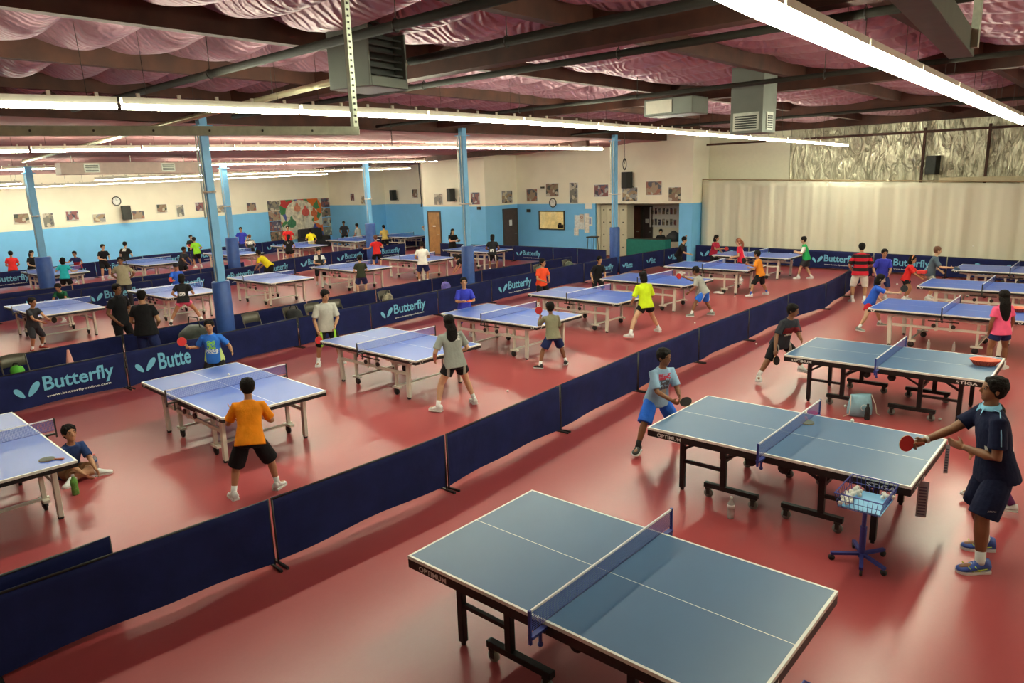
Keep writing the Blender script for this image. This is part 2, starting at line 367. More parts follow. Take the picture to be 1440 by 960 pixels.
LROWS = [   # label, size, first fixture start (distance along), count, skipped, centre line points
 ('bright nearest row at upper right', 'A', [(-2.6, 3.9, 4.99), (-2.6, 5.75, 4.90), (-2.6, 8.64, 4.84), (-2.6, 22.7, 4.595)], 8, ()),
 ('second row above the near barrier', 'B', [(-9.2, 1.2, 4.49), (-9.2, 2.41, 4.532), (-9.2, 4.66, 4.60), (-9.2, 9.28, 4.659), (-9.0, 18.45, 4.586), (-8.3, 28.15, 4.40)], 11, ()),
 ('third row above the middle tables', 'B', [(-19.0, 3.0, 4.51), (-19.0, 4.84, 4.555), (-19.0, 9.69, 4.66), (-18.4, 17.5, 4.74), (-16.3, 25.4, 4.66)], 9, ()),
 ('fourth row ending at the second column', 'C', [(-27.0, 4.4, 4.37), (-27.0, 6.78, 4.404), (-27.0, 8.44, 4.43), (-27.0, 12.7, 4.52), (-24.9, 24.9, 4.56)], 8, (2,)),
 ('fifth row over the far tables', 'C', [(-31.0, 6.0, 3.97), (-31.0, 10.45, 4.095), (-31.0, 15.65, 4.227), (-28.5, 25.96, 4.35)], 8, (1,)),
 ('last row close to the blue left wall', 'C', [(-34.5, 4.0, 3.83), (-34.5, 8.55, 3.916), (-34.5, 17.4, 4.097), (-33.0, 24.8, 4.253)], 8, ()),
 ('unseen row added on the right for light', 'A', [(4.7, 7.0, 4.9), (4.7, 20.0, 4.8)], 6, ()),  # out-of-view lamps added to light the right side
]
def along(pts, s_):
    for a, b_ in zip(pts, pts[1:]):
        L_ = (b_ - a).length
        if s_ <= L_ or b_ is pts[-1]: return a + (b_ - a) * (s_ / L_)
        s_ -= L_
protoA = lamp_proto(.2, .032); protoB = lamp_proto(.055, .026); protoC = lamp_proto(.04, .013, hw=.55); usedA = usedB = usedC = False
for desc, sz, tb, n, skip in LROWS:
    tb = [Vector(q) for q in tb]
    for i in range(n):
        if i in skip: continue
        a, b_ = along(tb, i * 2.42), along(tb, i * 2.42 + 2.4)
        if sz == 'A': o = protoA if not usedA else copy_tree(protoA); usedA = True
        elif sz == 'B': o = protoB if not usedB else copy_tree(protoB); usedB = True
        else: o = protoC if not usedC else copy_tree(protoC); usedC = True
        d_ = (b_ - a).normalized(); x_ = d_.cross(Vector((0, 0, 1))).normalized(); z_ = x_.cross(d_)
        M_ = Matrix((x_, d_, z_)).transposed().to_4x4(); M_.translation = (a + b_) / 2; o.matrix_world = M_
        o['label'] = '%s strip light from the left, %s' % (ORD[i], desc)
        o['group'] = 'strip lights hung in rows'

# ---------------- ceiling ducts, pipes, hanging tracks ----------------
M_duct = mat('duct_sheet_metal', (.17, .19, .165), .5, .4, var=.12, scale=2)
M_grille = mat('grille_dark', (.03, .035, .03), .5)
d = empty('air_duct', (-7.25, 5.75, 4.7), R(8), 'large grey sheet metal duct with open grille hanging at the upper left', 'duct')
b = MB(); b.box(-.33, .33, -.33, -.3, 0, 1.05); b.box(-.33, -.3, -.3, .3, 0, 1.05); b.box(-.33, .33, .3, .33, 0, 1.05); b.box(.3, .33, -.3, .3, 0, .12); b.box(.3, .33, -.3, .3, .8, 1.05); b.box(-.33, .33, -.3, .3, 0, .02); b.box(-.33, .33, -.3, .3, 1.03, 1.05); b.build('duct_box', M_duct, d, bevel=.01)
b = MB(); [b.box(.27, .29, -.29, .29, .14 + i * .08, .16 + i * .08) for i in range(8)]; b.box(.15, .16, -.29, .29, .1, .8); b.build('grille', M_grille, d)
d = empty('air_duct', (-5.6, 13.15, 4.27), R(0), 'slim grey drop duct with two small grilles above the curtained corner', 'duct')
MB().box(-.3, .3, -.3, .3, 0, 1.15).build('duct_box', M_duct, d, bevel=.01)
for nm, (x0_, x1_, ax) in {'a': (-.2, .2, 'y'), 'b': (-.1, .1, 'x')}.items():
    g = MB(); fr = MB()
    if ax == 'y':
        fr.box(x0_ - .04, x1_ + .04, -.315, -.3, .05, .36); [g.box(x0_, x1_, -.325, -.315, .08 + i * .04, .105 + i * .04) for i in range(6)]
    else:
        fr.box(.3, .315, x0_ - .04, x1_ + .04, .05, .36); [g.box(.315, .325, x0_, x1_, .08 + i * .04, .105 + i * .04) for i in range(6)]
    o = fr.build('grille_frame', M_steel, d); g.build('grille', M_grille, o)
d = empty('air_handler', (-7.6, 13.95, 4.78), 0, 'low grey ventilation box between the timbers left of the drop duct', 'duct')
MB().box(-.55, .55, -.35, .35, 0, .34).build('casing', M_duct, d, bevel=.02)
MB().box(-.5, .1, -.365, -.35, .05, .3).build('side_panel', M_house, d)
d = empty('air_duct', (-25.0, 9.9, 4.18), R(87), 'long cream painted duct with two small grilles over the far left tables', 'duct')
MB().box(-2.1, 2.1, -.3, .3, 0, .36).build('duct_box', mat('cream_duct', (.62, .50, .42), .5), d, bevel=.01)
for sx in (-1.7, 0, 1.7): MB().box(sx - .02, sx + .02, -.31, .31, .35, .37).bar((sx, 0, .36), (sx, 0, .66), .03, .01).build('hanger_strap', M_steel, d)
for sx in (-1.25, 1.05):
    g = MB(); [g.box(sx - .18, sx + .18, -.325, -.305, .1 + i * .05, .125 + i * .05) for i in range(4)]; o = MB().box(sx - .22, sx + .22, -.31, -.3, .06, .32).build('grille_frame', M_steel, d); g.build('grille', M_grille, o)
M_pipe = mat('dark_pipe', (.028, .026, .02), .8, spec=.2, var=.1); M_pipe_lit = mat('lit_pipe_tone', (.5, .47, .3), .35, .6)  # second tone puts lamp light into the colour of a dark pipe's left stretch
def pipe(pts, r_, label, hangers=(), look='dark'):
    p = empty('ceiling_pipe', pts[0]); tag(p, label, 'pipe'); o = Vector(pts[0])
    MB().tube([Vector(q) - o for q in pts], r_, 10).build('pipe_run', M_pipe if look == 'dark' else M_pipe_lit, p, True)
    for t in hangers:
        a, b_ = Vector(pts[0]), Vector(pts[-1]); q = a.lerp(b_, t) - o; h = MB()
        h.tube([q + Vector((0, .05 * math.cos(a_), .0 + .06 * math.sin(a_))) for a_ in [i * PI / 6 for i in range(13)]], .008, 6); h.tube([q + Vector((0, 0, .06)), q + Vector((0, 0, .7))], .006, 5); h.build('hanger', M_dark, p)
pipe([(-14.5, 4.9, 5.05), (9, 4.6, 5.05)], .05, 'dark pipe crossing in front of the large grey duct', (.22, .38, .5))
pipe([(-7.0, 6.2, 5.04), (9, 6.0, 5.04)], .05, 'dark pipe running right from the large duct below the timbers', (.1, .3, .5))
pipe([(-27, 7.45, 4.66), (-15.4, 6.62, 4.86), (-7.1, 6.2, 5.03)], .05, 'shiny pipe coloured pale as if lit, slanting behind the hanging steel track at left', (.68, .83), 'bright')
pipe([(-14.5, 7.9, 5.05), (9, 7.9, 5.05)], .045, 'dark pipe running below the nearest girder', (.25, .40, .52))
pipe([(-15.2, 12.2, 5.04), (9, 12.2, 5.04)], .04, 'dark pipe just before the second girder', (.2, .32, .46))
pipe([(-15.2, 20.6, 5.04), (9, 20.6, 5.04)], .04, 'dark pipe just before the third girder', (.3, .5))
# hanging L shaped perforated steel tracks
t = empty('hanging_track', (-4.71, 3.6, 4.0), 0, 'perforated galvanised steel track hanging level at the upper left with an upright end bar', 'track')
m = MB(); m.bar((0, 0, 0), (-1.25, -3.0, 0.0), .05, .065); m.build('rail', mat('galvanised_green', (.50, .54, .42), .42, .5, var=.12, scale=20), t, bevel=.003)
m = MB(); [m.ball(Vector((-1.25, -3.0, 0)) * k_ / 9 + Vector((.026, -.011, 0)), (.008, .008, .008), 6, 4) for k_ in range(1, 9)]; m.build('bolt', M_dark, t)
m = MB(); m.bar((-.02, -.02, -.03), (-.02, -.02, 1.25), .045, .04); m.build('upright_bar', MATS['galvanised_green'], t)
m = MB(); [m.box(.003, .006, -.03, -.015, .06 + i * .045, .075 + i * .045) for i in range(26)]; m.build('slot_row', M_dark, t)
t = empty('hanging_track', (-1.2, 6.6, 4.36), 0, 'olive steel angle track hanging at the upper right corner with an upright end bar', 'track')
m = MB(); m.bar((0, 0, .03), (.35, -4.2, .03), .16, .015); m.bar((.07, 0, .1), (.42, -4.2, .1), .015, .16); m.build('rail', mat('olive_steel', (.10, .105, .07), .55, .3, var=.1), t)
m = MB(); m.bar((.12, -.25, .05), (.12, -.25, 1.2), .06, .05); m.build('upright_bar', MATS['galvanised_green'], t)
for k_, (x, y, z0_, z1_, lb) in enumerate([(-12.6, 2.9, 4.35, 5.3, 'short chain hanging left of the perforated track'), (-12.6, 10.5, 4.4, 5.5, 'thin chain hanging beside the first blue column'), (-12.8, 20.2, 4.0, 5.5, 'chain with a coiled cable hanging near the third column')]):
    c_ = empty('hanging_chain', (x, y, z0_), 0, lb, 'chain'); m = MB()
    n_ = int((z1_ - z0_) / .06)
    for i in range(n_): m.tube([(.012 * math.cos(a_) * (i % 2), .012 * math.cos(a_) * ((i + 1) % 2), i * .06 + .035 * math.sin(a_)) for a_ in [j * PI / 4 for j in range(9)]], .005, 4)
    m.build('links', M_dark, c_)
    if k_ == 2: m = MB(); [m.tube([(.07 * math.cos(a_), 0, -.05 + s_ + .16 * math.sin(a_)) for a_ in [j * PI / 8 for j in range(17)]], .01, 5) for s_ in (0, .02, .04)]; m.build('cable_coil', M_dark, c_)

# ---------------- table tennis tables ----------------
def top_mat(name, c1, rough):
    m = raw(name, rough); N = NT(m); x, y, z = N.xyz()[:3]
    ax = N.math('ABSOLUTE', x); ay = N.math('ABSOLUTE', y)
    # half tables: outer end at +x .685
    l = N.math('MAXIMUM', N.math('GREATER_THAN', x, .685 - .022), N.math('MAXIMUM', N.math('GREATER_THAN', ay, .7625 - .02), N.math('LESS_THAN', ay, .0028)))
    N.b.inputs['Specular IOR Level'].default_value = .55 if 'teal' in name else .8
    tc = N.new('ShaderNodeTexCoord'); n = N.new('ShaderNodeTexNoise'); n.inputs['Scale'].default_value = 2.5; N.link(tc.outputs['Object'], n.inputs['Vector'])
    c = N.mix(n.outputs['Fac'], tuple(v * .93 for v in c1), tuple(v * 1.06 for v in c1))
    N.link(N.mix(l, c, (.86, .88, .82)), N.b.inputs['Base Color'])
    return m
M_top_teal = top_mat('teal_blue_tabletop', (.046, .128, .262), .38)
M_top_blue = top_mat('royal_blue_tabletop', (.035, .11, .50), .33)
M_black = mat('black_powder_coat', (.008, .009, .009), .45, var=.2); M_cframe = mat('cream_steel_frame', (.74, .71, .60), .4, var=.04)
M_logo_w = mat('white_print', (.8, .82, .78), .6, var=.02); M_logo_lb = mat('light_blue_print', (.16, .48, .68), .7, var=.04)
M_rub = mat('grey_rubber_wheel', (.25, .25, .23), .5, var=.1); M_blackrub = mat('black_rubber', (.015, .015, .015), .6)
def net_mat(name, col, dens):
    m = raw(name, .7); N = NT(m); x, y, z = N.xyz()[:3]
    N.b.inputs['Base Color'].default_value = (*col, 1)
    px = N.math('FRACT', N.math('MULTIPLY', y, 66)); pz = N.math('FRACT', N.math('MULTIPLY', z, 66))
    g = N.math('MAXIMUM', N.math('LESS_THAN', px, dens), N.math('LESS_THAN', pz, dens))
    N.link(g, N.b.inputs['Alpha']); return m
M_net_d = net_mat('dark_blue_net', (.05, .10, .40), .42); M_net_b = net_mat('blue_net', (.10, .16, .50), .30); M_tape = mat('white_net_tape', (.82, .83, .86), .7, var=.02)
M_bracket = mat('net_bracket_blue', (.03, .05, .28), .4)
def caster(par, x, y, top, wheel, r_=.05):
    m = MB(); m.cyl((x, y - .014, r_), (x, y + .014, r_), r_, 16); w_ = m.build('wheel', wheel, par, True)
    f = MB(); f.box(x - .02, x + .02, y - .03, y - .02, r_ - .01, top); f.box(x - .02, x + .02, y + .02, y + .03, r_ - .01, top); f.box(x - .03, x + .03, y - .03, y + .03, top - .02, top); f.build('fork', M_dark, w_)
def wings(m, s, f):
    """two leaf shaped wings, f maps (u, v) to space"""
    for cx, cy_, a, L_, W_ in ((-.30, .0, R(128), .30, .125), (.30, .10, R(52), .40, .15)):
        n = 28; vs = []
        for i in range(n):
            t = 2 * PI * i / n; u = L_ * math.cos(t); v = W_ * math.sin(t) * (1 + .25 * math.cos(t))
            vs.append(f(s * (cx + u * math.cos(a) - v * math.sin(a)), s * (cy_ + u * math.sin(a) + v * math.cos(a))))
        m.add(vs, [tuple(range(n))])
def make_table(style):
    t = empty('table_tennis_table'); top = M_top_teal if style == 'o' else M_top_blue; TH = .028; H_ = .76; L_, W_ = 2.74, 1.525; q = []
    for i in (0, 1):
        o = MB().box(-.6835, .6835, -.7625, .7625, -TH, 0).build('tabletop', top, t, loc=(.685 if i == 0 else 2.055, .7625, H_), rz=PI if i == 0 else 0, bevel=.002)
    ap = .072 if style == 'o' else .045
    for x0_, x1_ in ((0.004, 1.366), (1.374, 2.736)):
        m = MB(); z0_, z1_ = H_ - TH - ap, H_ - TH
        m.box(x0_, x1_, .002, .03, z0_, z1_); m.box(x0_, x1_, W_ - .03, W_ - .002, z0_, z1_); m.box(x0_, x0_ + .03, .03, W_ - .03, z0_, z1_); m.box(x1_ - .03, x1_, .03, W_ - .03, z0_, z1_)
        m.build('apron', M_black, t)
    ys = (.23, 1.295) if style == 'o' else (.16, 1.365)
    fr = M_black if style == 'o' else M_cframe
    if style == 'o':
        for x, s_ in ((.34, 1), (2.40, -1)):
            for y in ys:
                MB().box(x - .028, x + .028, y - .028, y + .028, .03, H_ - TH - .01).build('leg', fr, t, bevel=.004)
                MB().cyl((x, y, 0), (x, y, .035), .02).build('foot', M_blackrub, t)
                m = MB(); m.bar((x, y, .50), (x + s_ * .30, y, .68), .03, .03); m.bar((x + s_ * .5, y, .5), (x + s_ * .82, y, .67), .025, .025); m.bar((x, y, .36), (x + s_ * .5, y, .36), .035, .035); m.build('brace', fr, t)
                m = MB(); m.box(x + s_ * .5 - .03, x + s_ * .5 + .03, y - .028, y + .028, .14, H_ - TH - .01); m.build('inner_leg', fr, t, bevel=.004)
                m = MB(); m.box(x + s_ * .28, x + s_ * .9, y - .03, y + .03, .12, .175) if s_ > 0 else m.box(x - .9, x - .28, y - .03, y + .03, .12, .175); bar_ = m.build('wheel_bar', fr, t, bevel=.004)
                for cx in (.33, .85): caster(bar_, x + s_ * cx, y, .12, M_rub)
            m = MB(); m.box(x - .02, x + .02, ys[0], ys[1], .55, .59); m.box(x + s_ * .5 - .02, x + s_ * .5 + .02, ys[0], ys[1], .45, .49); m.build('cross_tube', fr, t)
        for x in (1.2, 1.54):
            MB().cyl((x, .10, .60), (x, .13, .60), .055, 16).build('side_wheel', M_blackrub, t, True); MB().cyl((x, 1.395, .60), (x, 1.425, .60), .055, 16).build('side_wheel', M_blackrub, t, True)
        for body, w_, x0_ in (('OPTIMUM', .30, .13), ('STIGA', .26, 2.36)):
            tm = text_mb(body, w_, .042, bold=.02); remap(tm, lambda p: Vector((x0_ + p.x, -.001, H_ - TH - .058 + p.y))).build('lettering', M_logo_w, t)
            q.append(body)
        tm = text_mb('OPTIMUM', .34, .042, bold=.015); remap(tm, lambda p: Vector((2.741, .12 + p.x, H_ - TH - .058 + p.y))).build('lettering', M_logo_w, t)
    else:
        for x, s_ in ((.42, 1), (2.32, -1)):
            for y in ys:
                MB().bar((x, y, .03), (x - s_ * .03, y, H_ - TH - .02), .075, .055, (0, 1, 0)).build('leg', fr, t, bevel=.006)
                MB().cyl((x, y, 0), (x, y, .04), .03).build('foot', M_blackrub, t)
                MB().bar((x + s_ * .37, y + (.05 if y < .7 else -.05), .14), (x + s_ * .37, y + (.05 if y < .7 else -.05), H_ - TH - .1), .05, .045).build('inner_leg', fr, t, bevel=.004)
                m = MB(); yy = y + (.05 if y < .7 else -.05); m.box(x + s_ * .37 - .1, x + s_ * .37 + .1, yy - .035, yy + .035, .12, .155); c_ = m.build('wheel_bracket', fr, t, bevel=.004); caster(c_, x + s_ * .39, yy, .13, M_blackrub, .06)
            MB().box(x + s_ * .37 - .02, x + s_ * .37 + .02, ys[0], ys[1], .14, .17).build('wheel_axle_bar', fr, t)
            MB().box(x - .025, x + .025, ys[0], ys[1], .58, .66).build('cross_tube', fr, t)
        for y in ys:   # curved side rail
            m = MB(); n = 16; xs = [.18 + (1.30 - .18) * i / n for i in range(n + 1)]
            for flip in (0, 1):
                for (xa, xb) in zip(xs, xs[1:]):
                    za = .665 - .05 * (1 - math.cos(2 * PI * (xa - .18) / 1.12)) / 2; zb = .665 - .05 * (1 - math.cos(2 * PI * (xb - .18) / 1.12)) / 2
                    A_, B_ = ((xa, y, za), (xb, y, zb)) if not flip else ((2.74 - xa, y, za), (2.74 - xb, y, zb))
                    m.bar(A_, B_, .035, .045)
            m.build('curved_rail', fr, t)
            m = MB(); m.box(.42, 2.32, y - .015, y + .015, .42, .47); m.box(1.22, 1.27, y - .02, y + .02, .40, .66); m.box(1.47, 1.52, y - .02, y + .02, .40, .66); m.build('side_rail', fr, t)
        m = MB(); m.cyl((1.2, .12, .5), (1.2, .15, .5), .04); m.cyl((1.54, .12, .5), (1.54, .15, .5), .04); m.cyl((1.1, .1, .6), (1.64, .1, .6), .012); m.build('latch', M_dark, t)
        for (x_, y_, dx, dy) in ((2.62, -.001, 1, 0), (2.741, .12, 0, 1), (.10, -.001, 1, 0)):
            m = MB(); wings(m, .07, lambda u, v: Vector((x_ + u * dx, y_ + u * dy, H_ - TH - .022 + v))); m.build('wing_emblem', M_logo_w, t)
    # net assembly
    xm = 1.37; nt_ = MB(); nt_.add([(0, -.1525, .005), (0, W_ + .1525, .005), (0, W_ + .1525, .14), (0, -.1525, .14)], [(0, 1, 2, 3)])
    o = nt_.build('net', M_net_d if style == 'o' else M_net_b, t, loc=(xm, 0, H_))
    MB().box(-.006, .006, -.1525, W_ + .1525, .138, .1525).build('net_tape', M_tape, o)
    MB().tube([(0, -.1525, .004), (0, W_ + .1525, .004)], .003, 5).build('net_cord', M_bracket, o)
    for y, s_ in ((-.1525, 1), (W_ + .1525, -1)):
        m = MB(); m.box(xm - .01, xm + .01, y - .008, y + .008, H_ - .09, H_ + .155); m.build('net_post', M_bracket if style == 'o' else M_dark, t)
        m = MB(); m.box(xm - .02, xm + .02, min(y, y + s_ * .2), max(y, y + s_ * .2), H_ - .052, H_ - .03); m.cyl((xm, y + s_ * .1, H_ - .13), (xm, y + s_ * .1, H_ - .05), .012); m.ball((xm, y + s_ * .1, H_ - .14), .02, 8, 6); m.build('net_clamp', M_bracket if style == 'o' else M_dark, t)
    return t
protoO = make_table('o'); protoW = make_table('w')
TABLES = [
 ('o', -4.02, 3.23, 0, 'blue table with black frame nearest the camera at the bottom'),
 ('o', -4.04, 6.87, 0, 'blue table with black frame where the man in navy stands'),
 ('o', -4.05, 11.05, .6, 'blue table with black frame and a red basket on its right end'),
 ('w', -4.12, 15.83, 0, 'blue table with cream frame between the girl in blue and the girl in pink'),
 ('w', -4.0, 19.47, 0, 'blue table with cream frame beside the girl with the headband'),
 ('w', -3.9, 23.0, 0, 'blue table with cream frame standing closest to the curtain at the right'),
 ('w', -11.25, .92, -2, 'cream framed table cut by the left edge with a bat on its corner'),
 ('w', -11.27, 4.15, -2.4, 'cream framed table where the boy in orange plays'),
 ('w', -11.42, 7.46, -.7, 'cream framed table where the girl in grey with the ponytail plays'),
 ('w', -11.51, 10.66, .2, 'cream framed table where the small boy in olive plays'),
 ('w', -11.60, 13.78, -1.4, 'cream framed table left of the girl in lime green'),
 ('w', -11.55, 16.93, -2, 'cream framed table where the boy in grey and blue shorts plays'),
 ('w', -11.4, 20.3, 2.5, 'cream framed table where the boy in orange and black shorts plays'),
 ('w', -11.5, 23.9, 0, 'cream framed table next to the boy in green by the curtain'),
 ('w', -22.55, 5.18, 0, 'far cream framed table beside the dark clad boy at the left'),
 ('w', -22.55, 8.3, 0, 'far cream framed table beside the girl in pink shorts'),
 ('w', -22.55, 11.42, 0, 'far cream framed table right of the first blue column'),
 ('w', -22.55, 14.62, 0, 'far cream framed table beside the child in dark camouflage top'),
 ('w', -22.6, 17.85, 0, 'far cream framed table beside the boy in a white shirt'),
 ('w', -22.7, 21.3, 0, 'far cream framed table behind the second blue column'),
 ('w', -32.4, 5.0, 0, 'table in the last row at the left edge under the boy in red'),
 ('w', -32.4, 8.2, 0, 'table in the last row behind the girl in turquoise'),
 ('w', -32.4, 11.7, 0, 'table in the last row beside the man in beige'),
 ('w', -32.6, 15.5, 0, 'table in the last row behind the first blue column'),
 ('w', -33.0, 19.2, 0, 'table in the last row beside the youth in yellow'),
 ('w', -33.2, 22.6, 0, 'table in the last row beside the youth in grey'),
 ('w', -32.6, 25.5, 0, 'table at the far end in front of the blue end wall'),
]
done = set()
for st, x, y, a, lb in TABLES:
    p_ = protoO if st == 'o' else protoW
    o = p_ if st not in done else copy_tree(p_); done.add(st)
    o.location = (x, y, 0); o.rotation_euler = (0, 0, R(a)); tag(o, lb, 'table tennis table', 'black framed table tennis tables' if st == 'o' else 'cream framed table tennis tables')

# ---------------- barriers ----------------
M_bcloth = mat('navy_barrier_fabric', (.010, .015, .078), .8, var=.18, scale=3, bump=.25, bscale=7)
M_bframe = mat('barrier_frame_black', (.02, .02, .02), .5)
BH = .70
def cloth_pt(x, z, seed, L_):
    t = x / L_; sag = .018 * math.sin(PI * t)
    return Vector((x, .018 * noise.noise(Vector((x * 1.7, z * 2.5, seed))) + .012 * math.sin(x * 5 + seed) * (1 - z / BH), z - sag * (z / BH) * .4))
def barrier(p0, p1, logo, label, group, seed, flip=False, lx=None, word='Butterfly', sc=1.0):
    p0 = Vector((*p0, 0)); p1 = Vector((*p1, 0)); d_ = p1 - p0; L_ = d_.length - .03
    b_ = empty('barrier', p0, math.atan2(d_.y, d_.x), label, 'barrier', group)
    nx, nz_ = 24, 8; m = MB(); hem = lambda t: .03 + .03 * (0.5 + .5 * noise.noise(Vector((t * 3, seed, 0)))) + (.03 * math.sin(PI * t))
    for side in (1, -1):
        vs = []
        for j in range(nz_ + 1):
            for i in range(nx + 1):
                x = .01 + (L_ - .02) * i / nx; hz = hem(i / nx); z = hz + (BH - hz) * j / nz_; p = cloth_pt(x, z, seed, L_); p.y += -.009 * side; vs.append(p)
        fs = [(j * (nx + 1) + i, j * (nx + 1) + i + 1, (j + 1) * (nx + 1) + i + 1, (j + 1) * (nx + 1) + i) for j in range(nz_) for i in range(nx)]
        m.add(vs, fs if side == 1 else [f[::-1] for f in fs])
    # close top hem
    n1_ = (nx + 1) * (nz_ + 1); 
    m.f += [(nz_ * (nx + 1) + i, nz_ * (nx + 1) + i + 1, n1_ + nz_ * (nx + 1) + i + 1, n1_ + nz_ * (nx + 1) + i) for i in range(nx)]; m.mi += [0] * nx
    cl = m.build('cloth', M_bcloth, b_, True)
    f = MB(); f.tube([(0, 0, BH - .01), (L_, 0, BH - .01)], .012, 8)
    for x in (0.005, L_ - .005): f.tube([(x, 0, .02), (x, 0, BH)], .011, 8)
    f.build('frame', M_bframe, b_, True)
    for x in (0.015, L_ - .015):
        MB().bar((x, -.16, .012), (x, .16, .012), .022, .022).build('foot_bar', M_bframe, b_)
    if logo:
        lx0 = .22 if lx is None else lx
        def F_(u, v): p = cloth_pt(max(0, min(L_, u)), v, seed, L_); p.y -= .014; return p
        m = MB(); wings(m, .36 * sc, lambda u, v: F_(lx0 + .2 * sc + u, .34 + v)); m.build('wing_emblem', M_logo_lb, cl)
        tm = text_mb(word, (1.15 * len(word) / 9) * sc, .33 * sc, bold=.02)
        remap(tm, lambda p: F_(lx0 + .46 * sc + p.x, .23 + p.y)).build('lettering', M_logo_lb, cl)
        if word == 'Butterfly':
            tm = text_mb('www.butterflyonline.com', 1.05 * sc, .055 * sc, bold=.01); remap(tm, lambda p: F_(lx0 + .48 * sc + p.x, .165 + p.y)).build('web_lettering', M_logo_w, cl)
    return b_
def brow(pts, logos, what, group, seed, **k):
    for i, (a, b_) in enumerate(zip(pts, pts[1:])):
        lg = logos[i] if i < len(logos) else False
        o = barrier(a, b_, bool(lg), '%s navy barrier from the left, %s, %s' % (ORD[i], 'with wing logo' if lg else 'plain', what), group, seed + i * 3.7, **(lg if isinstance(lg, dict) else {}))
T_ = True
brow([(-6.12, -1.4), (-6.14, .93), (-5.97, 3.2), (-5.9, 5.44), (-6.05, 7.85), (-6.18, 10.2), (-6.24, 12.52), (-6.24, 14.86), (-6.27, 17.2), (-6.10, 19.4), (-6.3, 21.7), (-6.6, 24.0), (-6.8, 26.3)], [], 'near row beside the front aisle', 'navy barrier panels of the near row', 1)
barrier((-6.45, -.35), (-6.42, 1.95), False, 'spare navy barrier panel doubled up behind the near row at lower left', 'navy barrier panels of the near row', 77)
brow([(-14.0, .45), (-13.95, 2.75), (-14.0, 4.95), (-14.1, 6.6), (-14.28, 8.8), (-14.33, 10.9), (-14.44, 13.3), (-14.55, 15.6), (-14.6, 18.2), (-14.58, 20.4), (-14.55, 22.5)],
     [False, {'lx': .35}, {'lx': .13, 'sc': 1.0, 'word': 'Butte'}, False, False, {'lx': .3}, False, {'lx': .3}, False, {'lx': .5, 'sc': .8}], 'middle row behind the blue tables', 'navy barrier panels of the middle row', 30)
brow([(-14.5, 22.55), (-14.45, 24.1), (-14.35, 25.6), (-14.2, 27.2)], [{'lx': .15, 'sc': .62, 'word': 'Butte'}, {'lx': .25, 'sc': .7, 'word': 'But'}, {'lx': .25, 'sc': .7, 'word': 'But'}], 'short row before the office', 'navy barrier panels by the office', 60)
brow([(-15.6, 1.0), (-15.6, 3.3), (-15.8, 5.6), (-15.95, 7.95), (-16.1, 10.25), (-16.25, 12.6), (-16.4, 14.9), (-16.45, 17.2), (-16.3, 19.6), (-16.2, 21.9)], [], 'line behind the folding chairs', 'navy barrier panels behind the chairs', 80)
brow([(-14.0, 27.6), (-11.7, 27.6), (-9.35, 27.45), (-7.0, 27.2), (-4.7, 26.9), (-2.4, 26.5), (-.1, 26.2)], [{'lx': .2}, {'lx': .3}, {'lx': .15}, {'lx': .2}, {'lx': .35}, {'lx': .3}], 'row along the curtain', 'navy barrier panels along the curtain', 110)
brow([(-25.9, 24.2), (-23.6, 24.2), (-21.4, 24.5), (-19.2, 24.6), (-17.9, 24.6), (-16.3, 24.4)], [False, False, {'lx': .15, 'sc': .85}, False, False], 'row closing the third aisle', 'navy barrier panels across the third aisle', 130)
brow([(-24.6, 3.2), (-24.7, 5.5), (-24.85, 7.8), (-24.95, 10.0), (-25.3, 12.3), (-25.9, 14.5), (-26.9, 16.7), (-27.4, 18.9), (-27.6, 21.2), (-27.7, 23.5)], [{'lx': .3}, {'lx': .3}, {'lx': .2}, {'lx': .35}, {'lx': .35}, {'lx': .3}, {'lx': .3}, {'lx': .3}, {'lx': .3}], 'row between the far aisles', 'navy barrier panels between the far aisles', 150)
brow([(-26.1, 3.4), (-26.15, 5.7), (-26.2, 8.0), (-26.4, 10.3), (-26.6, 12.5), (-27.4, 14.7)], [], 'doubled line between the far aisles', 'doubled navy barrier panels', 180)
brow([(-33.4, 4.6), (-33.6, 6.9), (-33.8, 9.2), (-34.3, 11.5), (-35.0, 13.8), (-35.1, 16.1), (-35.9, 18.4), (-36.4, 20.7), (-37.0, 23.0)], [{'lx': .3}] * 8, 'row along the blue left wall', 'navy barrier panels along the blue wall', 200)
brow([(-35.0, 26.3), (-32.9, 27.5), (-30.7, 27.6), (-28.6, 27.2)], [], 'row at the far left end', 'navy barrier panels at the far left end', 230)
# ---------------- people ----------------
def skin(name, c): return mat(name, c, .5, var=.05, scale=6)
SK = {'tan': skin('tan_skin', (.42, .21, .11)), 'brown': skin('brown_skin', (.24, .105, .05)), 'light': skin('light_skin', (.60, .36, .22))}
M_hair = mat('black_hair', (.008, .006, .005), .75, var=.3, scale=30, bump=.6, bscale=60); M_hairb = mat('brown_hair', (.13, .05, .02), .5, var=.3, scale=30, bump=.6, bscale=60)
M_eye = mat('eye_white', (.30, .27, .24), .95, spec=.1, var=.01); M_iris = mat('iris_dark', (.02, .01, .008), .8, spec=.1); M_lip = mat('lip', (.38, .13, .10), .5, var=.05)
def fabric(name, c, **k): return mat('fabric_' + name, c, .85, var=.1, scale=7, bump=.5, bscale=14, **k)
SHOE_W = mat('white_shoe', (.75, .76, .74), .5, var=.15, scale=25); SHOE_K = mat('black_shoe', (.02, .02, .02), .5); SHOE_B = mat('blue_shoe', (.03, .07, .35), .5, var=.2, scale=20); SHOE_G = mat('grey_shoe', (.25, .30, .26), .6, var=.3, scale=20); SOLE = mat('white_sole', (.8, .8, .78), .5)
SOCK = mat('white_sock', (.8, .8, .78), .8); SOCKB = mat('blue_sock', (.05, .10, .40), .8)
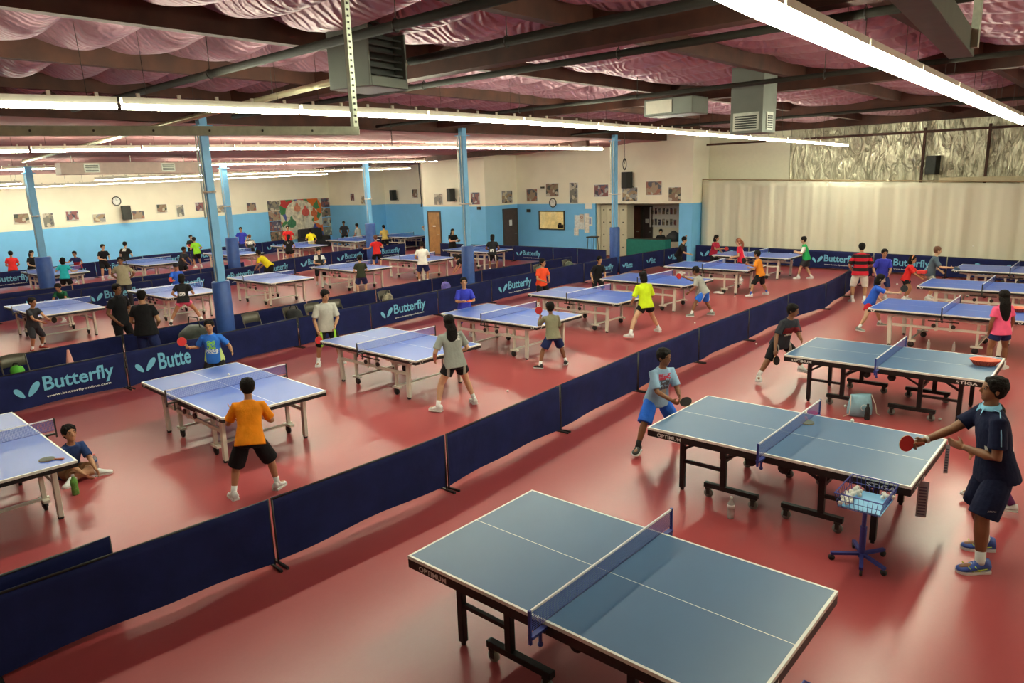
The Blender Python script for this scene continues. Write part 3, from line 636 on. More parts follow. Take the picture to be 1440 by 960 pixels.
def printed(name, base, marks):
    """fabric with print; marks = [(axis ranges dict, colour, speckle)]"""
    m = raw('fabric_' + name, .85); N = NT(m); N.b.inputs['Specular IOR Level'].default_value = .2; x, y, z = N.xyz()[:3]; ax = dict(x=x, y=y, z=z, ay=N.math('ABSOLUTE', y))
    tc = N.new('ShaderNodeTexCoord'); n = N.new('ShaderNodeTexNoise'); n.inputs['Scale'].default_value = 14; N.link(tc.outputs['Object'], n.inputs['Vector'])
    n4 = N.new('ShaderNodeTexNoise'); n4.inputs['Scale'].default_value = 38; N.link(tc.outputs['Object'], n4.inputs['Vector'])
    c = N.mix(n.outputs['Fac'], tuple(v * .9 for v in base), tuple(min(1, v * 1.1) for v in base))
    for rng, colr, speck in marks:
        f = None
        for k_, (lo, hi) in rng.items():
            g_ = N.between(ax[k_], lo, hi); f = g_ if f is None else N.math('MULTIPLY', f, g_)
        if speck: f = N.math('MULTIPLY', f, N.math('GREATER_THAN', n4.outputs['Fac'], speck))
        c = N.mix(f, c, colr)
    N.link(c, N.b.inputs['Base Color'])
    bp = N.new('ShaderNodeBump'); bp.inputs['Strength'].default_value = .5; bp.inputs['Distance'].default_value = .02; N.link(n.outputs['Fac'], bp.inputs['Height']); N.link(bp.outputs['Normal'], N.b.inputs['Normal'])
    return m

def remeshed(mb, name, m, parent, vox, smooth=3, fac=.5):
    me = mb.mesh('tmp', m); o = bpy.data.objects.new('tmp', me); C.objects.link(o)
    r_ = o.modifiers.new('r', 'REMESH'); r_.mode = 'VOXEL'; r_.voxel_size = vox; r_.use_smooth_shade = True
    if smooth: s_ = o.modifiers.new('s', 'SMOOTH'); s_.factor = fac; s_.iterations = smooth
    dg = bpy.context.evaluated_depsgraph_get(); ev = o.evaluated_get(dg)
    me2 = bpy.data.meshes.new_from_object(ev); me2.name = name
    bpy.data.objects.remove(o); bpy.data.meshes.remove(me)
    me2.materials.clear(); me2.materials.append(m)
    me2.polygons.foreach_set('use_smooth', [True] * len(me2.polygons)); me2.polygons.foreach_set('material_index', [0] * len(me2.polygons))
    ob = bpy.data.objects.new(name, me2); C.objects.link(ob); ob.parent = parent
    return ob
def ik(a, t, l1, l2, pole):
    a = Vector(a); t = Vector(t); d = t - a; L_ = d.length; mx = (l1 + l2) * .985
    if L_ > mx: t = a + d * (mx / L_); d = t - a; L_ = mx
    if L_ < abs(l1 - l2) + .03: L_ = abs(l1 - l2) + .03
    u = d.normalized(); pole = Vector(pole); p = (pole - u * pole.dot(u)).normalized()
    c = (l1 * l1 + L_ * L_ - l2 * l2) / (2 * l1 * L_); c = max(-1, min(1, c)); s_ = math.sqrt(1 - c * c)
    return a + u * (l1 * c) + p * (l1 * s_), t
def rotz(v, a): c, s_ = math.cos(a), math.sin(a); return Vector((v.x * c - v.y * s_, v.x * s_ + v.y * c, v.z))
def ering(c, X_, Y_, rx, ry, n=20, pw=2.0):
    out = []
    for j in range(n):
        t = 2 * PI * j / n; cx, sy = math.cos(t), math.sin(t)
        out.append(c + X_ * rx * math.copysign(abs(cx) ** (2 / pw), cx) + Y_ * ry * math.copysign(abs(sy) ** (2 / pw), sy))
    return out

def bat(pos, axis, normal, red=True, label='', par_scale=1.0, colr=None, loc_parent=None):
    """pos = end of handle in world, axis towards blade, normal of the blade"""
    a = Vector(axis).normalized(); n = Vector(normal); n = (n - a * n.dot(a)).normalized(); s_ = a.cross(n)
    M_ = Matrix((a, s_, n)).transposed().to_4x4(); M_.translation = Vector(pos)
    t = empty('table_tennis_bat', (0, 0, 0), 0, label, 'table tennis bat'); t.matrix_world = M_
    def outline(r_, z0_, z1_, m_):
        pts = [(.185 + r_ * 1.02 * math.cos(k * PI / 14), r_ * math.sin(k * PI / 14)) for k in range(28)]
        m_.loft([[Vector((x, y, z)) for x, y in pts] for z in (z0_, z1_)], True)
    b_ = MB(); outline(.076, -.003, .003, b_); b_.box(.085, .125, -.018, .018, -.003, .003); b_.build('blade', mat('bat_wood', (.6, .4, .2), .5), t)
    c1 = M_batred if red else M_batblk; c2 = M_batblk if red else M_batred
    if colr: c1 = c2 = colr
    r1 = MB(); outline(.075, .003, .005, r1); r1.build('rubber', c1, t); r2 = MB(); outline(.075, -.005, -.003, r2); r2.build('rubber', c2, t)
    MB().tube([(0, 0, 0), (.03, 0, 0), (.07, 0, 0), (.10, 0, 0)], [.016, .0145, .012, .013], 10, flat=.8, side=(0, 1, 0)).build('handle', mat('bat_handle', (.45, .12, .06), .5), t, True)
    return t
M_batred = mat('red_rubber', (.52, .018, .02), .5, var=.05); M_batblk = mat('black_bat_rubber', (.012, .012, .012), .5); M_batblue = mat('blue_bat_rubber', (.10, .32, .55), .5)

def person(label, pos, a, h, shirt, bottom, btype='shorts', skin_='tan', hair='short', hairm=None, shoes=None, sock=SOCK, feet=None, wf=None, lean=12, side=0, twist=0, crouch=.06,
           L=(.30, .12, -.15), Rr=(.30, -.12, -.15), look=(0, 0), sleeve=.62, hold=None, bd=None, bn=None, red=True, batlabel=None, vox=.014, detail=0, blen=None, sit=False, collar=None, cap=None, bcol=None, build=1.0, yaws=(20, -20), extras=None):
    """L and Rr: wrist positions relative to the middle of the shoulders (forward, left, up) in metres"""
    A = R(a)
    if wf:
        wl, wr = Vector((*wf[0], 0)), Vector((*wf[1], 0)); pos = pos or ((wl.x + wr.x) / 2, (wl.y + wr.y) / 2)
        f2 = [rotz(v - Vector((*pos, 0)), -A) for v in (wl, wr)]; feet = [(f2[0].x, f2[0].y), (f2[1].x, f2[1].y)]
    root = empty('person', (*pos, 0), A); tag(root, label, 'person')
    feet = feet or ((.02, .09 * h), (-.02, -.09 * h)); sk = SK[skin_]; hairm = hairm or M_hair; shoes = shoes or SHOE_W
    V = Vector; ln, sd, tw = R(lean), R(side), R(twist)
    crouch *= .5; hip = .515 * h - crouch; Fv = rotz(V((1, 0, 0)), tw * .3); Pm = V(((feet[0][0] + feet[1][0]) / 2 - math.sin(ln) * .07 * h, (feet[0][1] + feet[1][1]) / 2, hip))
    if sit: Pm = V((-.05, 0, .10))
    S = V((math.sin(ln), math.sin(sd), math.cos(ln) * math.cos(sd))).normalized()
    def fr(t):   # frame along the spine
        f = rotz(V((1, 0, 0)), tw * t); lf = rotz(V((0, 1, 0)), tw * t); lf = (lf - S * lf.dot(S)).normalized(); return lf.cross(S).normalized(), lf
    F1, L1 = fr(1.0); F0, L0 = fr(.25)
    nb = Pm + S * .305 * h; sc_ = nb - S * .046 * h
    hH = .180 + .031 * h
    # head
    Hd = (S * .55 + V((0, 0, 1)) * .45).normalized(); yaw, pit = R(look[0]), R(look[1])
    hf = rotz(V((1, 0, 0)), tw + yaw); hl_ = rotz(V((0, 1, 0)), tw + yaw); hu = (Hd + hf * math.sin(pit) * -1).normalized(); hf = (hf - hu * hf.dot(hu)).normalized(); hl_ = hu.cross(hf)
    hc = nb + Hd * .022 * h + hu * (hH * .48) + hf * .012
    HM = Matrix((hf, hl_, hu)).transposed()
    def hp(x, y, z): return hc + hf * x * hH + hl_ * y * hH + hu * z * hH
    b = MB(); fine = vox < .0085
    tor = [(-.055, .080, .066), (0, .090, .068), (.06, .080, .058), (.13, .076, .054), (.20, .088, .062), (.25, .097, .054), (.278, .072, .044), (.30, .04, .036)]
    rings = []
    for t, wx, wy in tor:
        q = t / .3; f_, l_ = fr(max(0, q)); rings.append(ering(Pm + S * t * h, f_, l_, wy * h * build, wx * h * build, 20, 2.3))
    b.loft(rings)
    b.tube([nb - S * .02 * h, nb + Hd * .02 * h, hc - hu * hH * .2 - hf * .01], [.036 * h, .030 * h, .030 * h], 14)
    b.ball(hp(-.03, 0, .13), (hH * .40, hH * .335, hH * .37), 18, 12, HM)
    b.ball(hp(.09, 0, -.12), (hH * .27, hH * .265, hH * .34), 16, 10, HM); b.ball(hp(.19, 0, -.36), (hH * .13, hH * .14, hH * .11), 12, 8, HM)
    b.tube([hp(.355, 0, .06), hp(.40, 0, -.04), hp(.435, 0, -.11), hp(.34, 0, -.15)], [hH * .03, hH * .042, hH * .058, hH * .03], 8)
    if fine: b.tube([hp(.33, .05, -.24), hp(.365, 0, -.235), hp(.33, -.05, -.24)], hH * .028, 8)
    for s_ in (1, -1): b.ball(hp(-.02, s_ * .345, -.03), (hH * .07, hH * .035, hH * .115), 10, 8, HM); b.ball(hp(.31, s_ * .13, .10), (hH * .05, hH * .10, hH * .035), 8, 6, HM)
    # arms
    fb = MB(); palms = []; elb = []
    for s_, tg in ((1, L), (-1, Rr)):
        sh = sc_ + L1 * s_ * .098 * h; base = sc_
        tgt = base + rotz(V((tg[0], tg[1], 0)), tw * .5) + V((0, 0, tg[2]))
        pole = V((-.35, s_ * .55, -.8)) if tg[2] < .12 else V((-.2, s_ * .8, -.5))
        e, wq = ik(sh, tgt, .172 * h, .15 * h, pole); elb.append((sh, e, wq))
        mr = lambda v: max(v * h, vox * .9)
        b.tube([sh - L1 * s_ * .02 * h, sh, sh.lerp(e, .45), e, e.lerp(wq, .3), wq.lerp(e, .12), wq], [mr(.028), mr(.031), mr(.028), mr(.023), mr(.0235), mr(.0165), mr(.016)], 12)
        d = (wq - e).normalized(); holding = hold == ('L' if s_ > 0 else 'R')
        # palm frame: d forward, pn palm normal, ps towards the thumb
        upv = V((0, 0, 1)) - d * d.z; upv = upv.normalized() if upv.length > .2 else hf.copy()
        ps = upv; pn = d.cross(ps) * s_          # thumb up, palm facing inwards
        pn = -(L1 * s_ - d * (L1 * s_).dot(d)).normalized() if (L1 - d * L1.dot(d)).length > .3 else pn; ps = (ps - pn * ps.dot(pn)).normalized()
        hl = .105 * h; pc = wq + d * hl * .28
        PM = Matrix((d, ps, pn)).transposed()
        b.ball(wq + d * hl * .25, (hl * .33, hl * .22, max(hl * .10, vox * .8)), 12, 8, PM)
        fr_ = max(.0052 * h, vox * .62); curl = 1.15 if holding else .38
        for k, fl in enumerate((.42, .47, .44, .35)):
            o_ = wq + d * hl * .46 + ps * hl * (.15 - .10 * k); d1 = (d * math.cos(curl * .6) + pn * math.sin(curl * .6)); d2 = (d * math.cos(curl * 1.7) + pn * math.sin(curl * 1.7))
            k1 = o_ + d1 * hl * fl * .5; k2 = k1 + d2 * hl * fl * .5; b.tube([o_ - d * hl * .12, o_, k1, k2], [fr_, fr_, fr_ * .95, fr_ * .75], 8)
        t0 = wq + d * hl * .12 + ps * hl * .14; t1 = t0 + (d * .6 + ps * .7 + pn * .3).normalized() * hl * .2; t2 = t1 + (d * .85 + ps * .25 + pn * .45).normalized() * hl * .2
        b.tube([t0, t1, t2], [fr_ * 1.25, fr_ * 1.1, fr_ * .8], 8)
        palms.append((pc, d, ps, pn, hl))
    # legs
    legs = []
    for s_, ft, yw in ((1, feet[0], yaws[0]), (-1, feet[1], yaws[1])):
        hj = Pm + L0 * s_ * .052 * h - S * .03 * h; an = V((ft[0], ft[1], .055 * h if not sit else .05))
        fd = rotz(V((1, 0, 0)), R(yw)); pole = fd + V((.3, s_ * .12, 0)) if not sit else V((.6, s_ * 1.0, .28))
        kn, an = ik(hj, an, .226 * h, .216 * h, pole); legs.append((hj, kn, an, fd))
        b.tube([hj + V((0, 0, .03 * h)), hj, hj.lerp(kn, .5), kn.lerp(hj, .08), kn, kn.lerp(an, .3), kn.lerp(an, .62), an.lerp(kn, .08), an - V((0, 0, .02 * h))], [.050 * h, .051 * h, .045 * h, .034 * h, .032 * h, .034 * h, .027 * h, .0185 * h, .019 * h], 14)
        b.ball(an + fd * .035 * h - V((0, 0, .027 * h)), (.07 * h, .022 * h, .018 * h), 12, 6, Matrix((fd, rotz(fd, PI / 2), V((0, 0, 1)))).transposed())
    body = remeshed(b, 'body', sk, root, vox, 2 if not fine else 3)
    # shirt
    m = MB(); g_ = .010 + .004 * h
    rings = []
    for t, wx, wy in [(-.062, .119, .094), (-.02, .113, .088), (.03, .102, .077), (.10, .090, .068), (.17, .092, .070), (.225, .104, .064), (.254, .097, .055), (.280, .068, .046), (.302, .040, .038)]:
        f_, l_ = fr(max(0, t / .3)); rings.append(ering(Pm + S * t * h, f_, l_, wy * h * build + .004, wx * h * build + .006, 24, 2.3))
    m.loft(rings)
    for (sh, e, wq), s_ in zip(elb, (1, -1)):
        if sleeve > 0:
            e2 = sh.lerp(e, min(1, sleeve)); pts = [sh - L1 * s_ * .045 * h, sh - L1 * s_ * .0, sh.lerp(e2, .5), e2]; rr = [.031 * h, .0365 * h, .036 * h, .040 * h]
            if sleeve > 1: pts = [sh - L1 * s_ * .045 * h, sh, e, e.lerp(wq, sleeve - 1)]; rr = [.030 * h, .036 * h, .030 * h, .026 * h]
            m.tube(pts, [r_ + .003 for r_ in rr], 14)
    sv = remeshed(m, 'shirt', shirt, root, max(vox, .009), 3)
    if collar:
        m = MB(); cc = nb - S * .006 * h
        m.loft([ering(cc, F1, L1, .043 * h, .052 * h), ering(cc + S * .022 * h, F1, L1, .037 * h, .042 * h), ering(cc + S * .02 * h, F1, L1, .034 * h, .038 * h), ering(cc + S * .0, F1, L1, .036 * h, .04 * h)], False)
        for s_ in (1, -1): m.add([cc + F1 * .04 * h + L1 * s_ * .008 * h, cc + F1 * .036 * h + L1 * s_ * .035 * h + S * .016 * h, cc + F1 * .058 * h + L1 * s_ * .034 * h - S * .022 * h], [(0, 1, 2), (2, 1, 0)])
        m.build('collar', collar, sv, True)
    # bottoms
    m = MB(); bl = blen if blen is not None else {'shorts': .80, 'brief': .38, 'pants': 2.0, 'skirt': .5, 'long': 1.05}[btype]
    rings = [ering(Pm + S * t * h, F0, L0, wy * h * build, wx * h * build, 22, 2.2) for t, wx, wy in [(-.085, .080, .070), (-.055, .104, .082), (.0, .102, .080), (.05, .090, .066)]]
    m.loft(rings)
    for (hj, kn, an, fd) in legs:
        if btype in ('pants',): m.tube([hj, hj.lerp(kn, .5), kn, kn.lerp(an, .5), an], [.066 * h, .055 * h, .043 * h, .040 * h, .034 * h], 16)
        elif bl > 1: m.tube([hj + V((0, 0, .02)), hj.lerp(kn, .5), kn, kn.lerp(an, bl - 1)], [.056 * h, .062 * h, .050 * h, .048 * h], 16)
        else: m.tube([hj + V((0, 0, .02)), hj.lerp(kn, bl * .5), hj.lerp(kn, bl)], [.057 * h, .067 * h, (.067 if bl > .5 else .066) * h], 16)
    remeshed(m, {'pants': 'trousers'}.get(btype, 'shorts'), bottom, root, max(vox, .009), 2)
    # shoes and socks
    for hj, kn, an, fd in legs:
        bt = MB(); sdv = rotz(fd, PI / 2); Z = V((0, 0, 1)); z0_ = an.z - .055 * h if not sit else 0.0; fo = V((an.x, an.y, z0_)); fl = .155 * h
        prof = [(-.30, .018, .034, .6), (-.27, .027, .060, 1), (-.12, .029, .066, 1), (.02, .028, .062, 1), (.12, .029, .050, 1), (.30, .033, .037, 1), (.50, .034, .028, 1), (.64, .025, .022, 1), (.70, .012, .014, 1)]
        rg = []; sr = []
        for x, wy, hz, _ in prof:
            c_ = fo + fd * x * fl
            rg.append([c_ + sdv * wy * h * math.cos(t) * (1 if math.sin(t) < .2 else .8) + Z * (.008 * h + hz * h * (.5 + .5 * math.sin(t))) for t in [2 * PI * j / 12 for j in range(12)]])
            sr.append([c_ + sdv * sy * (wy + .002) * h + Z * sz for sz, sy in ((0, -1), (0, 1), (.013 * h, 1), (.013 * h, -1))])
        up = bt.loft(rg).build('shoe', shoes, root, True)
        MB().loft(sr).build('sole', SOLE, up)
        if detail:
            lc = MB(); [lc.tube([fo + fd * fl * x - sdv * .016 * h + Z * (.05 - (x) * .05) * h, fo + fd * fl * x + Z * (.060 - x * .045) * h, fo + fd * fl * x + sdv * .016 * h + Z * (.05 - x * .05) * h], .0022 * h, 5) for x in (.06, .13, .20, .27)]; lc.build('laces', SOLE, up)
        if btype != 'pants' and sock: MB().tube([an + (kn - an).normalized() * .055 * h, an, fo + Z * .045 * h], [.024 * h, .023 * h, .026 * h], 12).build('sock', sock, root, True)
    # hair
    m = MB()
    if cap is None:
        m.ball(hp(-.075, 0, .175), (hH * .425, hH * .395, hH * .395), 18, 12, HM); m.ball(hp(-.14, 0, .02), (hH * .32, hH * .35, hH * .36), 16, 10, HM)
        rnd = random.Random(int(pos[0] * 97 + pos[1] * 31))
        for k in range(7 if fine else 4): y = -.24 + .48 * k / (6 if fine else 3); m.ball(hp(.24 - abs(y) * .35, y, .33 + rnd.uniform(-.02, .02)), (hH * .13, hH * .085, hH * .10), 8, 6, HM)
        for k in range(8): t = rnd.uniform(0, 2 * PI); m.ball(hp(-.08 + .22 * math.cos(t), .2 * math.sin(t), .46), (hH * .11, hH * .11, hH * .07), 8, 6, HM)
        for s_ in (1, -1): m.ball(hp(.06, s_ * .30, .12), (hH * .10, hH * .05, hH * .13), 8, 6, HM)
        if hair in ('pony', 'long', 'bob', 'sidepony'):
            for s_ in (1, -1): m.ball(hp(-.12, s_ * .22, -.12), (hH * .24, hH * .16, hH * .32), 12, 8, HM)
        if hair == 'pony':
            m.tube([hp(-.42, 0, .12), hp(-.58, 0, -.05), hp(-.60, 0, -.45), hp(-.52, 0, -.95), hp(-.46, 0, -1.45)], [hH * .10, hH * .17, hH * .20, hH * .16, hH * .04], 12)
        if hair in ('long',):
            m.tube([hp(-.25, 0, -.1), hp(-.38, 0, -.5), hp(-.40, 0, -1.1), hp(-.38, 0, -1.75), hp(-.36, 0, -2.1)], [hH * .34, hH * .40, hH * .44, hH * .34, hH * .12], 14, flat=.6, side=hl_)
        if hair == 'bob': m.tube([hp(-.15, 0, -.05), hp(-.2, 0, -.35), hp(-.2, 0, -.6)], [hH * .36, hH * .36, hH * .28], 14)
        ho = remeshed(m, 'hair', hairm, root, max(vox, .008), 2)
    else:
        m.ball(hp(-.04, 0, .17), (hH * .43, hH * .37, hH * .37), 18, 12, HM); m.ball(hp(-.12, 0, 0), (hH * .33, hH * .34, hH * .3), 14, 8, HM); remeshed(m, 'hair', hairm, root, max(vox, .01), 1)
        m = MB(); m.ball(hp(-.03, 0, .22), (hH * .44, hH * .39, hH * .34), 18, 12, HM); co = m.build('cap', cap, root, True); MB().ball(hp(.45, 0, .22), (hH * .2, hH * .25, hH * .03), 12, 6, HM).build('cap_peak', cap, co, True)
    if hair == 'band': pass
    # face
    if True:
        for s_ in (1, -1):
            if detail:
                e_ = MB().ball(hp(.338, s_ * .135, .02), (hH * .016, hH * .050, hH * .020), 10, 8, HM).build('eye', M_eye, root, True); MB().ball(hp(.356, s_ * .135, .02), (hH * .012, hH * .032, hH * .026), 8, 6, HM).build('iris', M_iris, e_, True)
            else: MB().ball(hp(.352, s_ * .135, .02), (hH * .022, hH * .05, hH * .028), 8, 6, HM).build('eye', M_iris, root, True)
            MB().tube([hp(.345, s_ * .06, .11), hp(.352, s_ * .13, .135), hp(.30, s_ * .21, .115)], hH * .018, 6).build('eyebrow', hairm, root, True)
        MB().tube([hp(.325, .075, -.245), hp(.365, 0, -.235), hp(.325, -.075, -.245)], hH * .020, 6).build('mouth', M_lip, root, True)
    if extras: extras(root, dict(Pm=Pm, S=S, h=h, F1=F1, L1=L1, sc=sc_, nb=nb, palms=palms, hp=hp, legs=legs, elb=elb, hH=hH, HM=HM, sv=sv))
    if hold:
        pc, d, ps, pn, hl = palms[0 if hold == 'L' else 1]
        ax = V(bd).normalized() if bd else (d * .75 + ps * .5).normalized()
        nm = V(bn) if bn else pn
        gp = pc + pn * hl * .14; p0 = gp - ax * .045
        bat(Vector((*pos, 0)) + rotz(p0, A), rotz(ax, A), rotz(nm, A), red, batlabel or ('bat held by the ' + label.split(',')[0]), colr=bcol)
    return root
# ---------------- the players, nearest first ----------------
navy = fabric('navy', (.010, .014, .045)); black = fabric('black', (.012, .012, .014)); dgrey = fabric('dark_grey', (.035, .037, .045)); orange = fabric('orange', (.85, .27, .01)); orange2 = fabric('burnt_orange', (.72, .24, .02))
grey = fabric('heather_grey', (.36, .37, .34)); lgrey = fabric('light_grey', (.48, .47, .42)); olive = fabric('olive_grey', (.24, .23, .15)); lime = fabric('lime', (.62, .82, .02)); royal = fabric('royal_blue', (.03, .12, .62)); white = fabric('white', (.80, .79, .72))
red = fabric('red', (.72, .03, .03)); scarlet = fabric('scarlet', (.85, .09, .03)); purple = fabric('purple', (.12, .02, .09)); purpleblue = fabric('violet_blue', (.04, .05, .45)); pinkf = fabric('pink', (.90, .13, .28)); green = fabric('green', (.02, .38, .10)); yellow = fabric('yellow', (.85, .72, .02))
turq = fabric('turquoise', (.03, .55, .62)); beige = fabric('khaki_grey', (.36, .33, .22)); brightblue = fabric('bright_blue_shorts', (.03, .16, .75)); teal = fabric('slate_blue', (.07, .12, .17)); darkblue = fabric('dark_blue', (.02, .03, .11)); maroon = fabric('maroon', (.38, .02, .05)); camo = fabric('camouflage', (.03, .035, .02)); pinkshort = fabric('pink_print', (.65, .12, .22)); dgreen = fabric('dark_green', (.015, .10, .05)); limeg = fabric('lime_green', (.25, .62, .03)); tanb = fabric('mustard', (.5, .36, .1)); redshort = fabric('red_shorts', (.6, .02, .03))
W_ = (.80, .79, .74)
f_navy_polo = printed('navy_polo', (.010, .014, .045), [(dict(z=(1.12, 1.16), y=(.06, .09), x=(-.3, .3)), (.6, .6, .6), 0)])
f_ltblue = printed('light_blue_tee', (.28, .44, .62), [(dict(z=(1.00, 1.08), ay=(-1, .09), x=(.0, 1)), (.50, .05, .09), .42), (dict(z=(.86, 1.00), ay=(-1, .08), x=(.0, 1)), (.10, .10, .12), .45), (dict(z=(.78, .86), ay=(-1, .05), x=(.0, 1)), (.45, .40, .30), .40)])
f_dred = printed('charcoal_tee', (.035, .037, .048), [(dict(z=(.86, .97), ay=(-1, .12), x=(.0, 1)), (.22, .02, .025), .36), (dict(z=(.82, .86), ay=(-1, .09), x=(.0, 1)), (.7, .68, .6), .45)])
f_ggirl = printed('grey_tee_back_print', (.33, .36, .33), [(dict(z=(1.14, 1.24), ay=(-1, .10), x=(-1, .0)), (.75, .75, .70), .48)])
f_bb = printed('blue_green_jersey', (.03, .16, .62), [(dict(z=(.84, 1.02), ay=(-1, .07), x=(0, 1)), (.25, .62, .10), .45), (dict(z=(.78, .86), ay=(-1, .10), x=(0, 1)), (.65, .75, .80), .45), (dict(z=(.62, .86), ay=(.12, .18), x=(-1, 1)), (.55, .75, .25), 0)])
f_strip = printed('red_black_striped_jersey', (.50, .015, .03), [(dict(z=(z_, z_ + .09)), (.02, .012, .012), 0) for z_ in (.87, 1.05, 1.23)])
f_side = lambda n, b_, s_: printed(n, b_, [(dict(ay=(.115, .16)), s_, 0)])
f_blk_side = f_side('black_shorts_side_panel', (.012, .012, .014), (.35, .34, .30)); f_blk_lime = f_side('black_shorts_lime_panel', (.012, .014, .012), (.3, .6, .05)); f_bw = f_side('blue_white_shorts', (.03, .16, .72), (.6, .7, .85))
f_whitelogo = lambda n, b_: printed(n, b_, [(dict(z=(.82, .92), ay=(-1, .08)), (.72, .72, .70), .46)])
f_blk_logo = f_whitelogo('black_tee_print', (.015, .015, .017)); f_gteal = f_whitelogo('slate_tee_print', (.09, .13, .17)); f_green = printed('green_white_jersey', (.02, .38, .10), [(dict(ay=(.14, .3), z=(.9, 1.1)), W_, 0)]); f_rw = printed('red_white_jersey', (.60, .02, .05), [(dict(y=(-.04, .05), z=(.4, 1.1)), W_, 0)])

def man_extra(root, d):
    h = d['h']; pc, dr, ps, pn, hl = d['palms'][1]; w_ = pc - dr * hl * .42
    MB().tube([w_ - dr * .012, w_ + dr * .012], .0215 * h * .92, 14).build('wristband', mat('white_wristband', (.8, .78, .7), .6), root, True)
    for s_, (sh, e, wq) in zip((1, -1), d['elb']):
        m = MB(); m.tube([d['nb'] + d['L1'] * s_ * .05 * h + d['F1'] * .005, sh + Vector((0, 0, .052 * h)), sh.lerp(e, .3) + d['L1'] * s_ * .040 * h + Vector((0, 0, .012)), sh.lerp(e, .56) + d['L1'] * s_ * .049 * h], .005, 6); m.build('shoulder_piping', mat('light_blue_piping', (.25, .55, .8), .6), d['sv'], True)
    tm = text_mb('STIGA', .07, .016, shear=.3); kn = d['legs'][0][1]; hj = d['legs'][0][0]
    c_ = hj.lerp(kn, .72) + Vector((.02, .066 * h, 0)); remap(tm, lambda p: c_ + Vector((.035 - p.x, .002, p.y))).build('shorts_print', M_logo_w, root)
    for hj, kn, an, fd in d['legs']:
        sdv = rotz(fd, PI / 2); fo = Vector((an.x, an.y, 0)); m = MB()
        for s_ in (1, -1):
            for x in (0.02, .08): m.tube([fo + fd * x + sdv * s_ * .052 + Vector((0, 0, .02)), fo + fd * (x + .05) + sdv * s_ * .048 + Vector((0, 0, .075))], .004, 6)
            m.tube([fo - fd * .04 + sdv * s_ * .050 + Vector((0, 0, .05)), fo + fd * .07 + sdv * s_ * .055 + Vector((0, 0, .035))], .004, 6)
        m.build('shoe_stripes', mat('lime_stripe', (.6, .75, .05), .5), root, True)
person('man in a navy polo with light blue collar reaching out a red bat at right', (-.71, 7.36), 212, 1.85, f_navy_polo, navy, skin_='brown', shoes=SHOE_B, wf=((-.75, 7.12), (-.78, 7.60)), yaws=(8, -2), lean=10, twist=-8, crouch=.03,
       L=(.20, .02, -.30), Rr=(.50, -.13, -.32), look=(4, 14), sleeve=.72, hold='R', bd=(.85, .30, .10), bn=(-.25, .9, .1), blen=.95, vox=.007, detail=1, collar=mat('collar_light_blue', (.20, .50, .72), .7), extras=man_extra, build=.98, batlabel='red faced bat held out by the man in the navy polo shirt')
person('small person in a white top and purple leggings, half hidden behind the man in navy', (-1.0, 8.55), 215, 1.15, white, purple, 'pants', hair='bob', wf=((-1.12, 8.80), (-.66, 8.55)), lean=10, L=(.2, .14, -.2), Rr=(.1, -.15, -.3), vox=.011, sleeve=1.6)
def band_extra(root, d):
    h = d['h']; m = MB(); hp = d['hp']; n = 14
    m.tube([hp(.03 + .0 * i, .40 * math.cos(PI * i / n), .14 + .43 * math.sin(PI * i / n)) for i in range(n + 1)], d['hH'] * .05, 8); m.build('headband', mat('orange_headband', (.8, .35, .12), .6), root, True)
person('boy in a light blue tee and blue shorts, ready at the near black framed table', None, 335, 1.46, f_ltblue, brightblue, 'long', skin_='brown', shoes=SHOE_K, wf=((-4.50, 8.46), (-4.66, 7.66)), yaws=(12, -50), lean=16, crouch=.05, sock=mat('black_sock', (.02, .02, .02), .8),
       L=(.30, .06, -.26), Rr=(.30, -.06, -.30), look=(18, 4), hold='R', bd=(.8, .5, .1), bn=(.3, -.5, .8), red=False, vox=.0078, detail=1, sleeve=.85, blen=1.0, batlabel='black faced bat held at waist height by the boy in light blue')
person('boy in a charcoal tee and black shorts standing wide beside the near barriers', None, 338, 1.52, f_dred, f_blk_side, 'long', skin_='brown', wf=((-4.28, 12.74), (-4.74, 11.70)), yaws=(20, -45), lean=24, crouch=.16, L=(.30, -.02, -.26), Rr=(.05, -.36, -.46), look=(20, 2), hold='R', bd=(.15, .0, -1), bn=(1, 0, 0), red=False, vox=.008, detail=1, sleeve=.8, batlabel='black bat hanging down in the hand of the boy in charcoal')
person('boy in an orange tee and black shorts seen from behind at the near blue table', None, 152, 1.47, orange, black, 'long', skin_='tan', wf=((-7.76, 3.70), (-7.60, 4.18)), yaws=(18, -35), lean=20, side=-4, crouch=.06, L=(.26, .20, -.22), Rr=(.24, -.16, -.25), look=(4, 0), vox=.008, sleeve=.80, blen=.98, hold='L', bd=(.6, .3, .6), batlabel='bat held in front of the boy in orange at the near table')
person('girl in a grey printed tee with a long dark ponytail seen from behind', None, 152, 1.58, f_ggirl, f_blk_side, 'brief', skin_='light', hair='long', wf=((-8.18, 7.40), (-7.96, 8.02)), yaws=(45, 0), lean=8, side=4, crouch=.03, L=(.15, .24, -.40), Rr=(.22, -.22, -.32), look=(10, 5), vox=.008, blen=.5, sleeve=.75)
person('boy in a light grey tee holding a red bat low beside the middle barriers', None, -22, 1.62, lgrey, f_blk_lime, 'long', skin_='tan', wf=((-12.25, 8.45), (-12.45, 8.05)), lean=10, crouch=.03, L=(.20, .12, -.40), Rr=(.12, -.22, -.48), look=(15, -12), hold='R', bd=(.1, -.2, -1), bn=(1, .2, 0), vox=.009, detail=1, sleeve=.85, batlabel='red bat hanging from the right hand of the boy in light grey')
